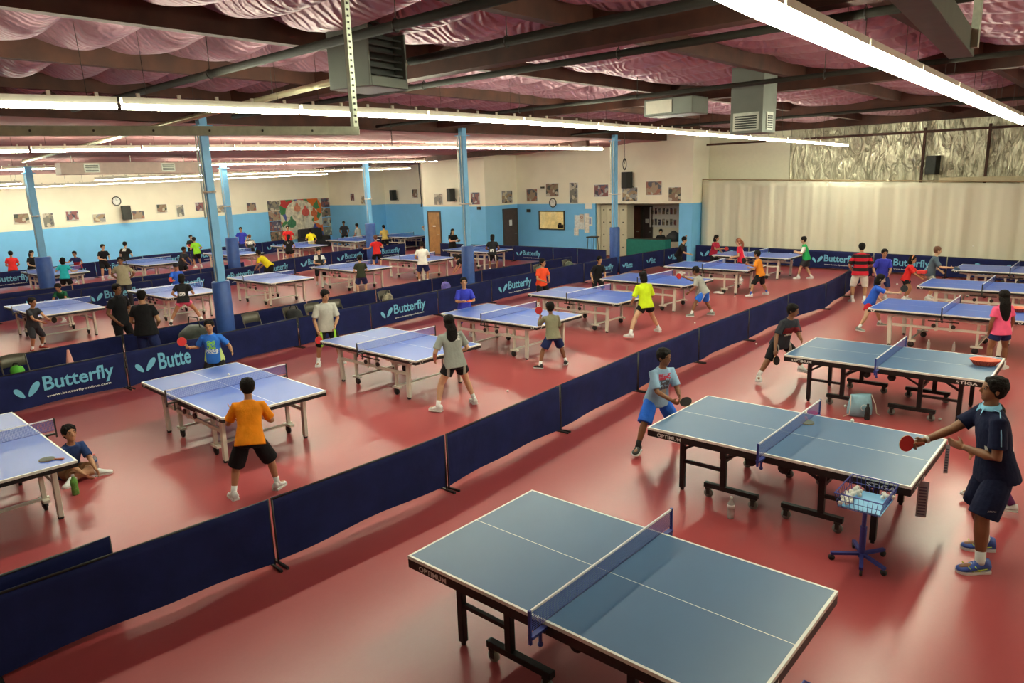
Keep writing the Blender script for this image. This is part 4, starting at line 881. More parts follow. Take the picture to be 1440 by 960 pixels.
person('boy in a blue and green jersey swinging a bat beside the printed middle barrier', (-12.15, 5.75), -38, 1.42, f_bb, black, 'long', skin_='tan', lean=10, crouch=.04, L=(.12, .34, -.26), Rr=(.10, -.36, -.14), look=(2, 0), hold='R', bd=(.1, -.5, .65), bn=(1, .3, .2), vox=.009, detail=1, sleeve=.75, batlabel='red bat swung out by the boy in the blue and green jersey')
person('small boy in an olive tee and dark shorts seen from behind with a red bat', None, 150, 1.30, olive, darkblue, 'shorts', skin_='brown', shoes=SHOE_K, wf=((-8.50, 10.40), (-8.26, 10.92)), yaws=(40, -30), lean=14, crouch=.05, L=(.30, .12, -.05), Rr=(.22, -.10, -.2), hold='L', bd=(.1, .25, 1), bn=(-1, 0, .2), vox=.010, sleeve=.85, batlabel='red bat raised beside the head of the small boy in olive')
person('girl in a lime green tee and black shorts seen from behind', None, 152, 1.55, lime, black, 'brief', skin_='light', hair='bob', wf=((-8.42, 13.50), (-8.16, 14.40)), yaws=(40, 0), lean=12, crouch=.06, L=(.18, .20, -.38), Rr=(.26, -.18, -.28), vox=.010, sleeve=.9)
person('boy in a grey tee and blue shorts leaning in with a red bat', None, 188, 1.38, grey, f_bw, 'shorts', skin_='brown', shoes=SHOE_G, wf=((-8.50, 16.58), (-8.20, 17.16)), yaws=(20, -10), lean=26, crouch=.10, L=(.16, .22, -.34), Rr=(.40, -.14, -.02), hold='R', bd=(.8, -.2, .1), bn=(.3, 1, 0), vox=.010, sleeve=.8, batlabel='red bat held forward by the boy in blue shorts')
person('boy in a red tee standing by the printed middle barrier', (-12.85, 15.9), -20, 1.42, scarlet, black, 'long', skin_='tan', lean=8, L=(.24, .08, -.30), Rr=(.22, -.10, -.30), look=(28, 0), vox=.011, sleeve=.7)
person('boy in a black polo leaning forward beside the middle barriers', (-12.15, 17.7), -30, 1.36, black, black, 'long', skin_='tan', lean=20, crouch=.05, L=(.22, .10, -.36), Rr=(.05, -.24, -.38), vox=.011, sleeve=.8)
person('boy in violet blue holding a flat bat in front of the second blue column', (-11.85, 11.75), -35, 1.45, purpleblue, purpleblue, 'long', skin_='tan', lean=8, L=(.26, .10, -.20), Rr=(.26, -.10, -.20), look=(-5, 14), hold='R', bd=(.5, .9, .1), bn=(.2, 0, 1), vox=.011, sleeve=.8, batlabel='orange red bat held flat by the boy in violet blue', bcol=mat('orange_rubber', (.65, .14, .04), .5))
person('girl in a blue tee and red shorts stretching her arm with a bat', None, 8, 1.34, royal, redshort, 'shorts', skin_='light', hair='bob', shoes=SHOE_G, wf=((-4.28, 17.66), (-4.56, 16.90)), yaws=(20, -30), lean=20, crouch=.07, L=(.10, .22, -.35), Rr=(.44, -.06, -.10), hold='R', bd=(.6, .1, .7), bn=(.3, 1, 0), vox=.010, sleeve=.8, blen=.55, batlabel='bat held out to the right by the girl in blue')
person('man in a red and black striped jersey and white shorts seen from behind', (-5.70, 20.9), 110, 1.66, f_strip, white, 'long', skin_='tan', L=(.14, .20, -.42), Rr=(.22, -.20, -.34), vox=.011, sleeve=.9, build=1.08, lean=4, crouch=.01)
person('boy in violet blue facing the man in the striped jersey', (-5.35, 21.7), -60, 1.46, purpleblue, darkblue, 'long', skin_='tan', L=(.22, .10, -.36), Rr=(.1, -.2, -.4), vox=.012, sleeve=.8)
person('girl in a red jersey with an orange headband holding something red', (-4.75, 21.85), 5, 1.26, red, black, 'skirt', skin_='tan', hair='bob', L=(.30, .10, -.26), Rr=(.28, -.10, -.28), vox=.011, sleeve=.9, lean=14, extras=band_extra, look=(-10, 0))
person('boy in a slate tee behind the girl with the headband, holding a blue bat', (-4.25, 22.25), 10, 1.52, f_gteal, grey, 'long', skin_='light', hairm=M_hairb, L=(.16, .14, -.36), Rr=(.36, -.16, -.22), hold='R', bd=(.9, -.3, -.1), bn=(.2, .7, .7), vox=.011, sleeve=.9, lean=12, look=(15, 0), batlabel='light blue bat held by the boy in the slate tee', bcol=M_batblue)
person('girl in a pink tee and dark shorts with long black hair, seen from behind', None, 138, 1.44, pinkf, darkblue, 'brief', skin_='brown', hair='long', wf=((-1.78, 14.86), (-1.60, 15.10)), L=(.05, .17, -.44), Rr=(.05, -.19, -.44), vox=.009, lean=2, crouch=0, look=(-18, 0), blen=.45, yaws=(10, -60))
person('boy in a green and white jersey at the far table by the curtain', None, 195, 1.48, f_green, dgrey, 'shorts', skin_='light', wf=((-8.66, 24.55), (-8.30, 24.80)), L=(.24, .10, -.2), Rr=(.24, -.08, -.2), vox=.012, sleeve=.9)
person('boy in burnt orange and black shorts playing with a black bat', None, 185, 1.40, orange2, black, 'long', skin_='tan', sock=SOCKB, wf=((-8.46, 20.15), (-8.22, 20.82)), L=(.22, .10, -.2), Rr=(.32, -.10, -.12), hold='R', bd=(.6, 0, .7), bn=(.2, 1, 0), red=False, vox=.011, lean=12, batlabel='black bat held by the boy in burnt orange')
person('girl in maroon with dark hair at the table beside the curtain', (-11.9, 24.9), -10, 1.42, maroon, black, 'shorts', skin_='tan', hair='bob', L=(.20, .12, -.3), Rr=(.34, -.1, -.16), hold='R', bd=(.8, .2, 0), vox=.012, red=False, batlabel='dark bat held by the girl in maroon', look=(10, 0))
person('red haired girl in a red and white jersey standing between the far right tables', (-10.0, 22.95), 200, 1.52, f_rw, black, 'shorts', skin_='light', hair='pony', hairm=mat('auburn_hair', (.22, .06, .02), .5, bump=.4), L=(.2, .14, -.3), Rr=(.2, -.16, -.3), vox=.012, look=(150, 0) if False else (20, 0))
person('person in black bending sideways with arms over the barrier before the office', (-12.75, 23.9), 20, 1.5, black, black, 'long', skin_='light', L=(.10, .16, .30), Rr=(.30, -.30, -.30), lean=22, side=-20, vox=.012, sleeve=.9)
def floorboy(root, d): pass
person('boy in a navy tee sitting cross legged on the floor beside the left table', (-10.15, 2.72), 12, 1.35, fabric('navy_tee', (.025, .05, .15)), fabric('tan_shorts', (.22, .11, .05)), 'shorts', skin_='tan', sit=True, crouch=.55, feet=((.26, -.16), (.30, .20)), yaws=(-60, 60), lean=24, L=(.34, .10, -.32), Rr=(.30, -.02, -.34), vox=.009, sleeve=.8, look=(-6, 22), detail=1)
# third aisle
person('broad man in black seen from behind between the two barrier lines', (-14.95, 5.75), 135, 1.72, black, darkblue, 'long', skin_='tan', L=(.2, .16, -.38), Rr=(.2, -.16, -.38), vox=.012, lean=2, crouch=0, build=1.15, shoes=SHOE_K)
person('man in a dark polo standing left of the broad man in black', (-16.75, 5.95), 20, 1.70, black, black, 'pants', skin_='brown', L=(.08, .17, -.42), Rr=(.10, -.19, -.46), vox=.012, lean=2, crouch=0, shoes=SHOE_K, collar=mat('dark_collar', (.02, .02, .025), .8))
person('boy in dark grey playing at the left end of the third aisle', None, 30, 1.30, dgrey, dgrey, 'long', skin_='tan', shoes=mat('red_shoe', (.35, .04, .03), .6), wf=((-19.6, 5.12), (-19.35, 4.85)), L=(.34, .08, -.24), Rr=(.30, -.10, -.26), vox=.013, lean=12, hold='L', bd=(1, 0, .1), red=False, batlabel='dark bat held by the boy in dark grey')
person('girl in a dark printed tee and pink shorts seen from behind with legs apart', None, 140, 1.45, f_blk_logo, pinkshort, 'brief', skin_='tan', hair='bob', wf=((-19.65, 8.2), (-19.3, 8.95)), L=(.12, .22, -.3), Rr=(.2, -.2, -.25), vox=.012, lean=10, crouch=.08, shoes=SHOE_K)
person('boy in blue with a dark cap behind the girl in pink shorts', (-23.2, 10.1), -20, 1.40, royal, black, 'long', skin_='tan', L=(.34, .12, -.2), Rr=(.30, -.16, -.2), vox=.013, lean=14, cap=mat('dark_cap', (.02, .02, .03), .8), hold='R', bd=(.6, -.6, .2), batlabel='red bat held by the boy in blue with a dark cap')
person('man in a beige shirt watching with hands behind his back', (-24.2, 8.85), -30, 1.66, beige, dgrey, 'pants', skin_='brown', L=(-.12, .14, -.38), Rr=(-.12, -.14, -.38), vox=.013, lean=2, crouch=0, build=1.1, collar=mat('beige_collar', (.36, .33, .22), .8))
person('child in dark green bending over at the far side of the left table', (-23.15, 6.8), -40, 1.28, dgreen, dgreen, 'long', skin_='tan', L=(.3, .15, -.28), Rr=(.25, -.18, -.28), vox=.013, lean=40, crouch=.08)
person('child in a dark camouflage top and black shorts seen from behind', (-19.3, 14.4), 150, 1.38, camo, darkblue, 'shorts', skin_='light', L=(.2, .12, -.25), Rr=(.24, -.14, -.22), vox=.013, lean=8)
person('child in a black and white top behind the table next to the camouflage top', (-23.0, 15.3), -20, 1.42, printed('black_white_top', (.03, .03, .03), [(dict(z=(.95, 1.1), ay=(.06, .2)), W_, 0)]), black, 'long', skin_='light', L=(.24, .12, -.24), Rr=(.24, -.12, -.24), vox=.013)
person('boy in a white shirt and dark shorts seen from behind', (-19.55, 17.35), 140, 1.60, white, darkblue, 'shorts', skin_='tan', L=(.2, .14, -.3), Rr=(.28, -.14, -.24), vox=.013, lean=8)
person('boy in a red shirt with arms spread in front of the printed far barriers', (-24.9, 19.5), 150, 1.50, red, black, 'shorts', skin_='light', hairm=M_hairb, L=(.05, .48, -.22), Rr=(.2, -.25, -.2), vox=.013, lean=8, extras=None)
person('youth in yellow bending forward by the printed far barriers', (-24.6, 14.1), 200, 1.55, yellow, black, 'shorts', skin_='tan', L=(.25, .12, -.40), Rr=(.25, -.12, -.40), vox=.013, lean=48, crouch=.05)
person('girl in black with white trim playing at the right end of the third aisle', (-19.6, 21.15), 120, 1.55, f_blk_logo, f_side('black_white_trim_shorts', (.012, .012, .014), W_), 'shorts', skin_='brown', hair='bob', L=(.14, .16, -.3), Rr=(.14, -.18, -.3), vox=.013)
person('girl in black with very long hair holding a black bat left of the second column', (-24.0, 23.2), -25, 1.56, black, black, 'pants', skin_='light', hair='long', L=(.24, .12, -.24), Rr=(.36, -.10, -.2), vox=.013, hold='L', bd=(.6, .6, .2), red=False, batlabel='black bat held by the girl with very long hair')
person('child in black bending low just left of the second column', (-18.7, 18.75), 200, 1.40, black, black, 'pants', skin_='light', L=(.25, .12, -.45), Rr=(.25, -.12, -.45), vox=.013, lean=75, crouch=.12, hair='pony')
# last rows
person('boy in red at the left end of the last row', (-34.35, 8.45), 160, 1.5, red, black, 'shorts', skin_='tan', L=(.22, .12, -.3), Rr=(.22, -.12, -.3), vox=.016)
person('girl in black with a short ponytail beside the padded column at left', (-34.4, 9.15), 20, 1.45, black, black, 'shorts', skin_='light', hair='pony', L=(.25, .1, -.2), Rr=(.2, -.12, -.3), vox=.016)
person('boy in navy and red reaching forward with a red bat by the blue wall', (-33.2, 10.45), -45, 1.35, printed('navy_red_top', (.02, .03, .12), [(dict(z=(.5, .86)), (.35, .03, .04), 0)]), black, 'shorts', skin_='tan', L=(.25, .3, -.2), Rr=(.3, -.28, -.1), vox=.016, lean=14, hold='R', bd=(.3, -.9, .3), batlabel='red bat held by the boy in navy and red')
person('girl in a turquoise top with long dark hair seen from behind', (-29.3, 8.75), 140, 1.42, turq, black, 'shorts', skin_='light', hair='bob', L=(.15, .3, -.15), Rr=(.15, -.32, -.2), vox=.016, lean=6)
person('boy in black standing behind the one with a white back print by the blue wall', (-33.3, 11.5), 10, 1.55, black, black, 'shorts', skin_='light', L=(.2, .12, -.3), Rr=(.2, -.12, -.3), vox=.016)
person('youth in black with a white back print by the blue wall', (-32.75, 12.2), 130, 1.62, printed('black_back_print', (.012, .012, .012), [(dict(z=(1.16, 1.27), ay=(-1, .08)), (.7, .7, .65), .40)]), black, 'pants', skin_='light', L=(.2, .14, -.3), Rr=(.2, -.14, -.3), vox=.016)
person('child in dark clothes leaning over a far table in front of the lime shirt', (-29.4, 13.1), 20, 1.45, dgrey, black, 'shorts', skin_='brown', L=(.3, .12, -.35), Rr=(.3, -.12, -.35), vox=.016, lean=22)
person('boy in black and red standing at the foot of the blue wall', (-36.35, 16.75), -10, 1.45, printed('black_red_tee', (.02, .02, .02), [(dict(z=(.78, .95)), (.5, .03, .04), 0)]), black, 'shorts', skin_='light', L=(.2, .1, -.3), Rr=(.2, -.12, -.3), vox=.016)
person('boy in lime green and black shorts in front of the blue wall', (-33.7, 15.75), 190, 1.5, limeg, black, 'shorts', skin_='tan', L=(.2, .12, -.2), Rr=(.1, -.2, -.3), vox=.016)
person('tall youth in violet blue standing by the blue wall', (-36.3, 19.5), -35, 1.7, purpleblue, darkblue, 'pants', skin_='tan', L=(.1, .2, -.4), Rr=(.1, -.2, -.4), vox=.016)
person('child in a white and black top beside the tall youth in violet blue', (-34.4, 18.9), 150, 1.35, printed('white_black_top', (.03, .03, .03), [(dict(z=(.82, .98)), W_, .42)]), black, 'shorts', skin_='light', hairm=M_hairb, L=(.2, .2, -.3), Rr=(.2, -.2, -.3), vox=.016, lean=18)
person('person in a black vest with a white mark seen from behind before the photo banner', (-30.0, 18.4), 135, 1.5, printed('black_vest', (.012, .012, .012), [(dict(z=(1.05, 1.14), ay=(-1, .05)), W_, 0)]), black, 'brief', skin_='light', hair='pony', L=(.1, .18, -.35), Rr=(.1, -.18, -.35), vox=.016)
person('youth in a yellow tee in front of the photo banner', (-32.4, 21.2), 150, 1.55, yellow, black, 'shorts', skin_='tan', L=(.2, .16, -.3), Rr=(.15, -.2, -.35), vox=.016)
person('person in red and dark trousers standing before the photo banner', (-34.2, 21.0), -30, 1.7, red, black, 'pants', skin_='tan', L=(.1, .2, -.4), Rr=(.1, -.2, -.4), vox=.016)
person('youth in a grey tee and black shorts beside the white window shade', (-32.9, 24.6), 195, 1.58, grey, black, 'shorts', skin_='tan', L=(.2, .14, -.4), Rr=(.2, -.14, -.35), vox=.016, lean=10)
person('dark clad person partly behind the youth in grey', (-36.0, 25.9), -40, 1.6, dgrey, black, 'pants', skin_='brown', L=(.1, .18, -.4), Rr=(.1, -.18, -.4), vox=.018)
person('boy in a mustard vest next to the farthest padded column', (-31.0, 24.9), 160, 1.5, tanb, black, 'shorts', skin_='light', L=(.2, .12, -.2), Rr=(.2, -.12, -.2), vox=.016)
person('girl in white with raised arms at the left end of the blue end wall', (-29.2, 26.4), -40, 1.48, white, purpleblue, 'brief', skin_='light', L=(.1, .06, .25), Rr=(.1, -.06, .25), vox=.016)
person('person sitting behind the green counter with a dark head of hair', (-15.8, 27.85), -60, 1.35, black, black, 'pants', skin_='light', L=(.2, .12, -.2), Rr=(.2, -.12, -.2), vox=.016)
# ---------------- small things on the floor and tables ----------------
M_ball = mat('ping_pong_ball', (.85, .84, .78), .35, var=.01)
def ballo(x, y, z, label, group=None, r_=.02): return tag(MB().ball((0, 0, 0), r_, 12, 8).build('ping_pong_ball', M_ball, None, True, (x, y, z)), label, 'ball', group)
for x, y, z, lb in [(-7.99, 8.87, .02, 'white ball on the floor right of the girl in grey'), (-5.93, 14.55, .02, 'white ball at the foot of the near barrier row'), (-8.04, 15.9, .02, 'white ball on the floor left of the near barrier top by the blue shorts'), (-10.71, 23.31, .02, 'small ball on the floor near the white towel'), (-1.89, 11.42, .02, 'white ball under the right end of the table with the red basket'),
    (-10.48, 5.15, .78, 'white ball lying on the table of the boy in orange'), (-2.66, 8.02, .90, 'white ball flying in front of the net of the second near table'), (-3.14, 11.25, .03, 'white ball beside the light blue drawstring bag'), (-2.25, 8.38, .78, 'white ball at the far edge of the table behind the hanging basket'), (-4.0, 17.55, 1.05, 'white ball in front of the bat of the girl in blue'), (-3.9, 26.0, 1.15, 'white ball in the air before the curtain'), (-10.0, 18.2, .02, 'ball on the floor under the tables behind the blue shorts'), (-7.0, 11.0, .02, 'ball on the floor close to the near barrier'), (-8.9, 20.1, .02, 'ball on the floor beside the boy in burnt orange'), (-17.5, 9.5, .02, 'ball on the floor right of the first blue column')]:
    ballo(x, y, z, lb)
bat((-2.72, 8.23, .766), (.45, -1, 0), (0, 0, 1), False, 'dark bat lying beside the net of the second near table', colr=mat('worn_black_rubber', (.10, .12, .10), .6))
bat((-8.62, 2.26, .766), (-1, -.85, 0.0), (0, 0, 1), False, 'dark bat lying on the corner of the table at the left edge', colr=MATS['worn_black_rubber'])
def bottle(x, y, hgt, body, capc, lbl, label, tilt=0):
    b_ = empty('water_bottle', (x, y, 0), 0, label, 'bottle'); r_ = hgt * .155
    MB().tube([(0, 0, 0), (0, 0, .01), (0, 0, hgt * .3), (0, 0, hgt * .38), (0, 0, hgt * .46), (0, 0, hgt * .68), (0, 0, hgt * .86), (0, 0, hgt * .93)], [r_ * .85, r_, r_, r_ * .9, r_, r_, r_ * .45, r_ * .4], 16).build('bottle_body', body, b_, True)
    MB().cyl((0, 0, hgt * .93), (0, 0, hgt), r_ * .45).build('cap', capc, b_)
    if lbl: MB().tube([(0, 0, hgt * .48), (0, 0, hgt * .66)], r_ * 1.03, 16).build('paper_label', lbl, b_, True)
M_pet = mat('clear_plastic', (.85, .85, .82), .12, var=.01); MATS['clear_plastic'].node_tree.nodes['Principled BSDF'].inputs['Transmission Weight'].default_value = .6
bottle(-2.95, 6.76, .24, M_pet, M_white, mat('pale_label', (.7, .7, .68), .5), 'clear water bottle on the floor in front of the second near table')
bottle(-10.2, 3.03, .2, M_pet, mat('red_cap', (.7, .08, .05), .5), mat('blue_label', (.1, .2, .45), .5), 'water bottle with red cap beside the sitting boy')
bottle(-9.48, 2.55, .26, mat('green_bottle', (.12, .35, .06), .4, var=.4, scale=30), mat('silver_cap', (.6, .6, .6), .3, .6), None, 'green and silver drinking bottle near the sitting boy')
bottle(-2.98, 15.99, .2, M_pet, M_white, None, 'left clear bottle on the floor behind the table with the red basket')
bottle(-2.55, 16.06, .2, M_pet, M_white, None, 'right clear bottle on the floor behind the table with the red basket')
bottle(-2.72, 10.86, .24, M_blackrub, M_blackrub, None, 'black flask standing against the light blue drawstring bag')
# drawstring bag
g = empty('drawstring_bag', (-2.86, 11.0, 0), R(40), 'light blue drawstring bag under the table with the red basket', 'bag')
m = MB(); rg = []
for z, wx, wy in [(0, .15, .08), (.03, .18, .11), (.12, .18, .12), (.22, .165, .10), (.29, .15, .06), (.33, .15, .03)]: rg.append([Vector((wx * math.cos(t) * (1 + .05 * math.sin(5 * t)), wy * math.sin(t) * (1 + .06 * math.cos(4 * t)), z)) for t in [2 * PI * j / 28 for j in range(28)]])
m.loft(rg).build('bag_body', mat('light_blue_nylon', (.28, .50, .62), .6, var=.15, bump=.6, bscale=12), g, True)
m = MB(); [m.tube([(sx * .15, 0, .32), (sx * .18, -.08, .2), (sx * .2, -.10, .06), (sx * .27, -.06, .012)], .007, 6) for sx in (1, -1)]; m.build('cord', mat('cord_cream', (.7, .6, .5), .8), g, True)
o = remap(text_mb('PLAY', .12, .06), lambda p: Vector((p.x - .06, -.128, .12 + p.y)))
m = MB(); m.tube([(.045 * math.cos(t), -.125, .16 + .045 * math.sin(t)) for t in [2 * PI * j / 20 for j in range(21)]], .004, 6); m.build('round_print', M_logo_w, g)
m = MB(); m.tube([(-.1, 0, .03), (0, .02, .05), (.1, 0, .03)], [.05, .06, .04], 10); tag(m.build('red_cloth', mat('red_cloth', (.6, .03, .05), .8, bump=.5), None, True, (-3.35, 10.45, .02)), 'crumpled red cloth on the floor behind the net post of the second near table', 'cloth')
# baskets on tables
def tray(x, y, z, label):
    t = empty('plastic_basket', (x, y, z), R(20), label, 'basket'); M_ = mat('red_orange_plastic', (.85, .16, .08), .4, var=.05)
    rg = lambda z_, a_, b_: [Vector((a_ * math.cos(q) * 1, b_ * math.sin(q), z_)) for q in [2 * PI * j / 28 for j in range(28)]]
    MB().loft([rg(0, .13, .09), rg(.075, .185, .135), rg(.085, .20, .15), rg(.085, .175, .125), rg(.012, .12, .08)], True).build('basket_bowl', M_, t, True)
    m = MB(); [m.bar((.135 * math.cos(q), .095 * math.sin(q), .01), (.185 * math.cos(q), .137 * math.sin(q), .07), .006, .006) for q in [2 * PI * j / 24 for j in range(24)]]; m.build('side_ribs', mat('red_plastic_dark', (.6, .06, .04), .4), t)
    return t
tray(-1.50, 12.0, .76, 'red plastic basket on the right end of the third near table')
tray(-1.66, 16.85, .76, 'red plastic basket on the table beside the girl in pink')
tg = MB(); tg.tube([(-.14, 0, .03), (0, .03, .04), (.16, -.01, .03)], [.06, .09, .05], 10, flat=.5, side=(0, 1, 0)); tag(tg.build('towel', mat('white_towel', (.8, .78, .74), .9, bump=.6), None, True, (-9.56, 20.38, 0)), 'white folded towel on the floor by the boy in burnt orange', 'towel')
# ball catching basket on a wheeled stand
M_wire = mat('blue_wire', (.05, .06, .30), .4, .3)
def wire_basket(par, cx, cy_, z0_, z1_, wx, wy):
    m = MB(); c0 = [(-.8, -.8), (.8, -.8), (.8, .8), (-.8, .8)]
    for z, s_ in ((z0_, .86), ((z0_ + z1_) / 2, .93), (z1_, 1.0)):
        p = [(cx + sx * wx * s_, cy_ + sy * wy * s_, z) for sx, sy in ((-1, -1), (1, -1), (1, 1), (-1, 1), (-1, -1))]
        for a_, b_ in zip(p, p[1:]): m.tube([a_, b_], .006 if z == z1_ else .003, 5)
    for i in range(11):
        t = -1 + 2 * i / 10
        for sy in (-1, 1): m.tube([(cx + t * wx * .86, cy_ + sy * wy * .86, z0_), (cx + t * wx, cy_ + sy * wy, z1_)], .0025, 4)
        for sx in (-1, 1): m.tube([(cx + sx * wx * .86, cy_ + t * wy * .86, z0_), (cx + sx * wx, cy_ + t * wy, z1_)], .0025, 4)
        m.tube([(cx + t * wx * .86, cy_ - wy * .86, z0_), (cx + t * wx * .86, cy_ + wy * .86, z0_)], .0025, 4)
    return m.build('wire_basket', M_wire, par)
def ball_cart(x, y, rz, label):
    t = empty('ball_cart', (x, y, 0), rz, label, 'ball cart'); wb = wire_basket(t, .02, -.08, .63, .77, .20, .26)
    MB().box(-.16, .2, -.30, .14, .635, .645).build('tray_sheet', mat('light_blue_tray', (.22, .50, .80), .6), t)
    MB().cyl((0, 0, .1), (0, 0, .63), .02).build('post', M_wire, t); MB().cyl((0, 0, .05), (0, 0, .36), .03).build('post_sleeve', M_wire, t)
    for k, a_ in enumerate((210, 285, 330, 120, 60)):
        c_, s_ = math.cos(R(a_)), math.sin(R(a_)); MB().bar((0, 0, .085), (.27 * c_, .27 * s_, .07), .035, .025).build('leg', M_wire, t)
        m = MB(); m.cyl((.26 * c_ - .012 * s_, .26 * s_ + .012 * c_, .028), (.26 * c_ + .012 * s_, .26 * s_ - .012 * c_, .028), .028); m.build('wheel', M_blackrub, t, True)
    return t
ball_cart(-1.62, 6.66, R(0), 'blue wire ball basket on a wheeled stand beside the second near table')
rnd = random.Random(3); k_ = 0
for gx, gy, n in ((-1.73, 6.58, 26), (-1.47, 6.75, 9)):
    for i in range(n):
        a_ = rnd.uniform(-.05, .06); b_ = -.2 + .36 * ((i * 7) % 13) / 12 if n > 20 else rnd.uniform(-.05, .06)
        ballo(gx + a_, gy + b_ - .02,   .667 + (i // (13 if n > 20 else 5)) * .024 + rnd.uniform(0, .008), 'white balls heaped in the blue wire basket beside the table', 'balls in the wire basket')
ball_cart(-.96, 3.51, R(0), 'second blue wire basket stand at the bottom edge beside the nearest table')
# printed tags hanging at the table end
for x, y, z0_, z1_, lb in [(-1.27, 8.28, .42, .74, 'narrow printed paper strip hanging at the far corner of the table by the man'), (-1.27, 7.22, .34, .70, 'wide printed paper strip hanging at the table end by the ball basket')]:
    t = empty('paper_strip', (x, y, 0), R(-70), lb, 'paper strip'); wdt = .02 if 'narrow' in lb else .045
    MB().box(-.001, .001, -wdt, wdt, z0_, z1_).build('paper', mat('grey_paper', (.40, .40, .45), .7), t)
    m = MB(); [m.box(.001, .0016, -wdt * .7, wdt * .7, z0_ + .02 + i * .03, z0_ + .035 + i * .03) for i in range(int((z1_ - z0_) / .03) - 1)]; m.build('print_rows', mat('print_dark', (.12, .12, .2), .7), t)
    MB().tube([(0, 0, z1_), (-.012, 0, .755)], .002, 4).build('string', M_white, t)
# folding chairs and bags between the barriers
M_chair = mat('grey_brown_metal', (.14, .13, .10), .45, .4)
def chair(x, y, rz, label):
    t = empty('folding_chair', (x, y, 0), rz, label, 'chair')
    for s_ in (-1, 1):
        MB().tube([(.22, s_ * .2, 0), (.0, s_ * .2, .42), (-.16, s_ * .2, .8)], .011, 8).build('frame_tube', M_chair, t, True); MB().tube([(-.22, s_ * .18, 0), (.1, s_ * .18, .43)], .011, 8).build('leg', M_chair, t, True)
    m = MB(); vs = []; n = 8
    for j in range(3):
        for i in range(n + 1): q = -1 + 2 * i / n; vs.append((-.09 - .03 * j - .03 * (1 - q * q), .2 * q, .60 + .11 * j - .015 * q * q * (j == 2)))
    m.add(vs, [(j * (n + 1) + i, j * (n + 1) + i + 1, (j + 1) * (n + 1) + i + 1, (j + 1) * (n + 1) + i) for j in range(2) for i in range(n)]); o = m.build('backrest', M_chair, t, True); q = o.modifiers.new('s', 'SOLIDIFY'); q.thickness = .02
    MB().box(-.16, .22, -.19, .19, .42, .445).build('seat', M_chair, t, bevel=.01)
for x, y, a_, lb in [(-14.95, 3.45, 0, 'folding chair behind the leftmost printed barrier with a green object on it'), (-15.05, 8.15, 0, 'folding chair right of the first blue column between the barriers'), (-15.0, 9.15, 0, 'folding chair with a bag on it between the barriers'), (-15.0, 9.75, 0, 'tan folding chair right of the one with a bag'), (-14.95, 10.35, 0, 'tan folding chair left of the boy in light grey'), (-15.0, 12.0, 0, 'folding chair behind the middle printed barrier'), (-15.0, 18.5, 0, 'folding chair behind the boy in red'), (-15.0, 20.1, 0, 'folding chair behind the boy in the black polo')]: chair(x, y, R(a_), lb)
def bag(x, y, z, s_, m_, label, name='sports_bag'):
    t = empty(name, (x, y, z), random.uniform(0, 3), label, 'bag'); rg = []
    for zz, k in [(0, .8), (.05, 1), (.18, 1.05), (.28, .85), (.34, .4)]: rg.append([Vector((s_ * k * .2 * math.cos(q) * (1 + .1 * math.sin(3 * q)), s_ * k * .14 * math.sin(q), zz * s_)) for q in [2 * PI * j / 20 for j in range(20)]])
    MB().loft(rg).build('bag_body', m_, t, True); MB().tube([(-.1 * s_, 0, .3 * s_), (-.06 * s_, 0, .42 * s_), (.06 * s_, 0, .42 * s_), (.1 * s_, 0, .3 * s_)], .012, 6).build('handle', M_blackrub, t, True)
M_bagk = mat('black_bag', (.02, .02, .022), .7, bump=.4)
bag(-14.95, 3.45, .445, .55, mat('bright_green', (.12, .55, .05), .6), 'bright green bag on the chair at the far left')
bag(-15.0, 9.15, .445, 1.0, M_bagk, 'black bag on the chair between the barriers'); bag(-15.0, 12.0, .445, .9, mat('patterned_bag', (.25, .22, .15), .7, var=.8, scale=12), 'patterned bag on the chair behind the middle printed barrier')
bag(-14.75, 13.9, .60, .7, mat('violet_bag', (.18, .15, .55), .6, var=.5, scale=10), 'violet bag on top of the bin by the second column'); bag(-15.0, 18.5, .445, 1.0, mat('grey_green_bag', (.12, .15, .11), .7, var=.6, scale=9), 'grey green bag on the chair behind the boy in red'); bag(-15.0, 20.1, .445, .9, mat('olive_bag', (.10, .12, .08), .7, var=.6, scale=9), 'olive bag on the chair behind the boy in the black polo')
bag(-15.0, 6.75, .0, 2.3, mat('black_backpack', (.03, .04, .03), .6, var=.5), 'large black backpack pile beside the first blue column', 'backpack')
t = empty('bin', (-14.75, 13.9, 0), 0, 'dark bin with a wing logo behind the printed middle barrier', 'bin'); MB().tube([(0, 0, 0), (0, 0, .6)], [.2, .24], 16).build('bin_body', M_bcloth, t, True)
t = empty('traffic_cone', (-15.1, 4.35, 0), 0, 'pale pink cone between the two barrier lines at the left', 'cone'); MB().tube([(0, 0, .02), (0, 0, .72)], [.14, .02], 16).build('cone_body', mat('faded_pink', (.75, .35, .3), .6), t, True); MB().box(-.17, .17, -.17, .17, 0, .025).build('cone_base', MATS['faded_pink'], t)

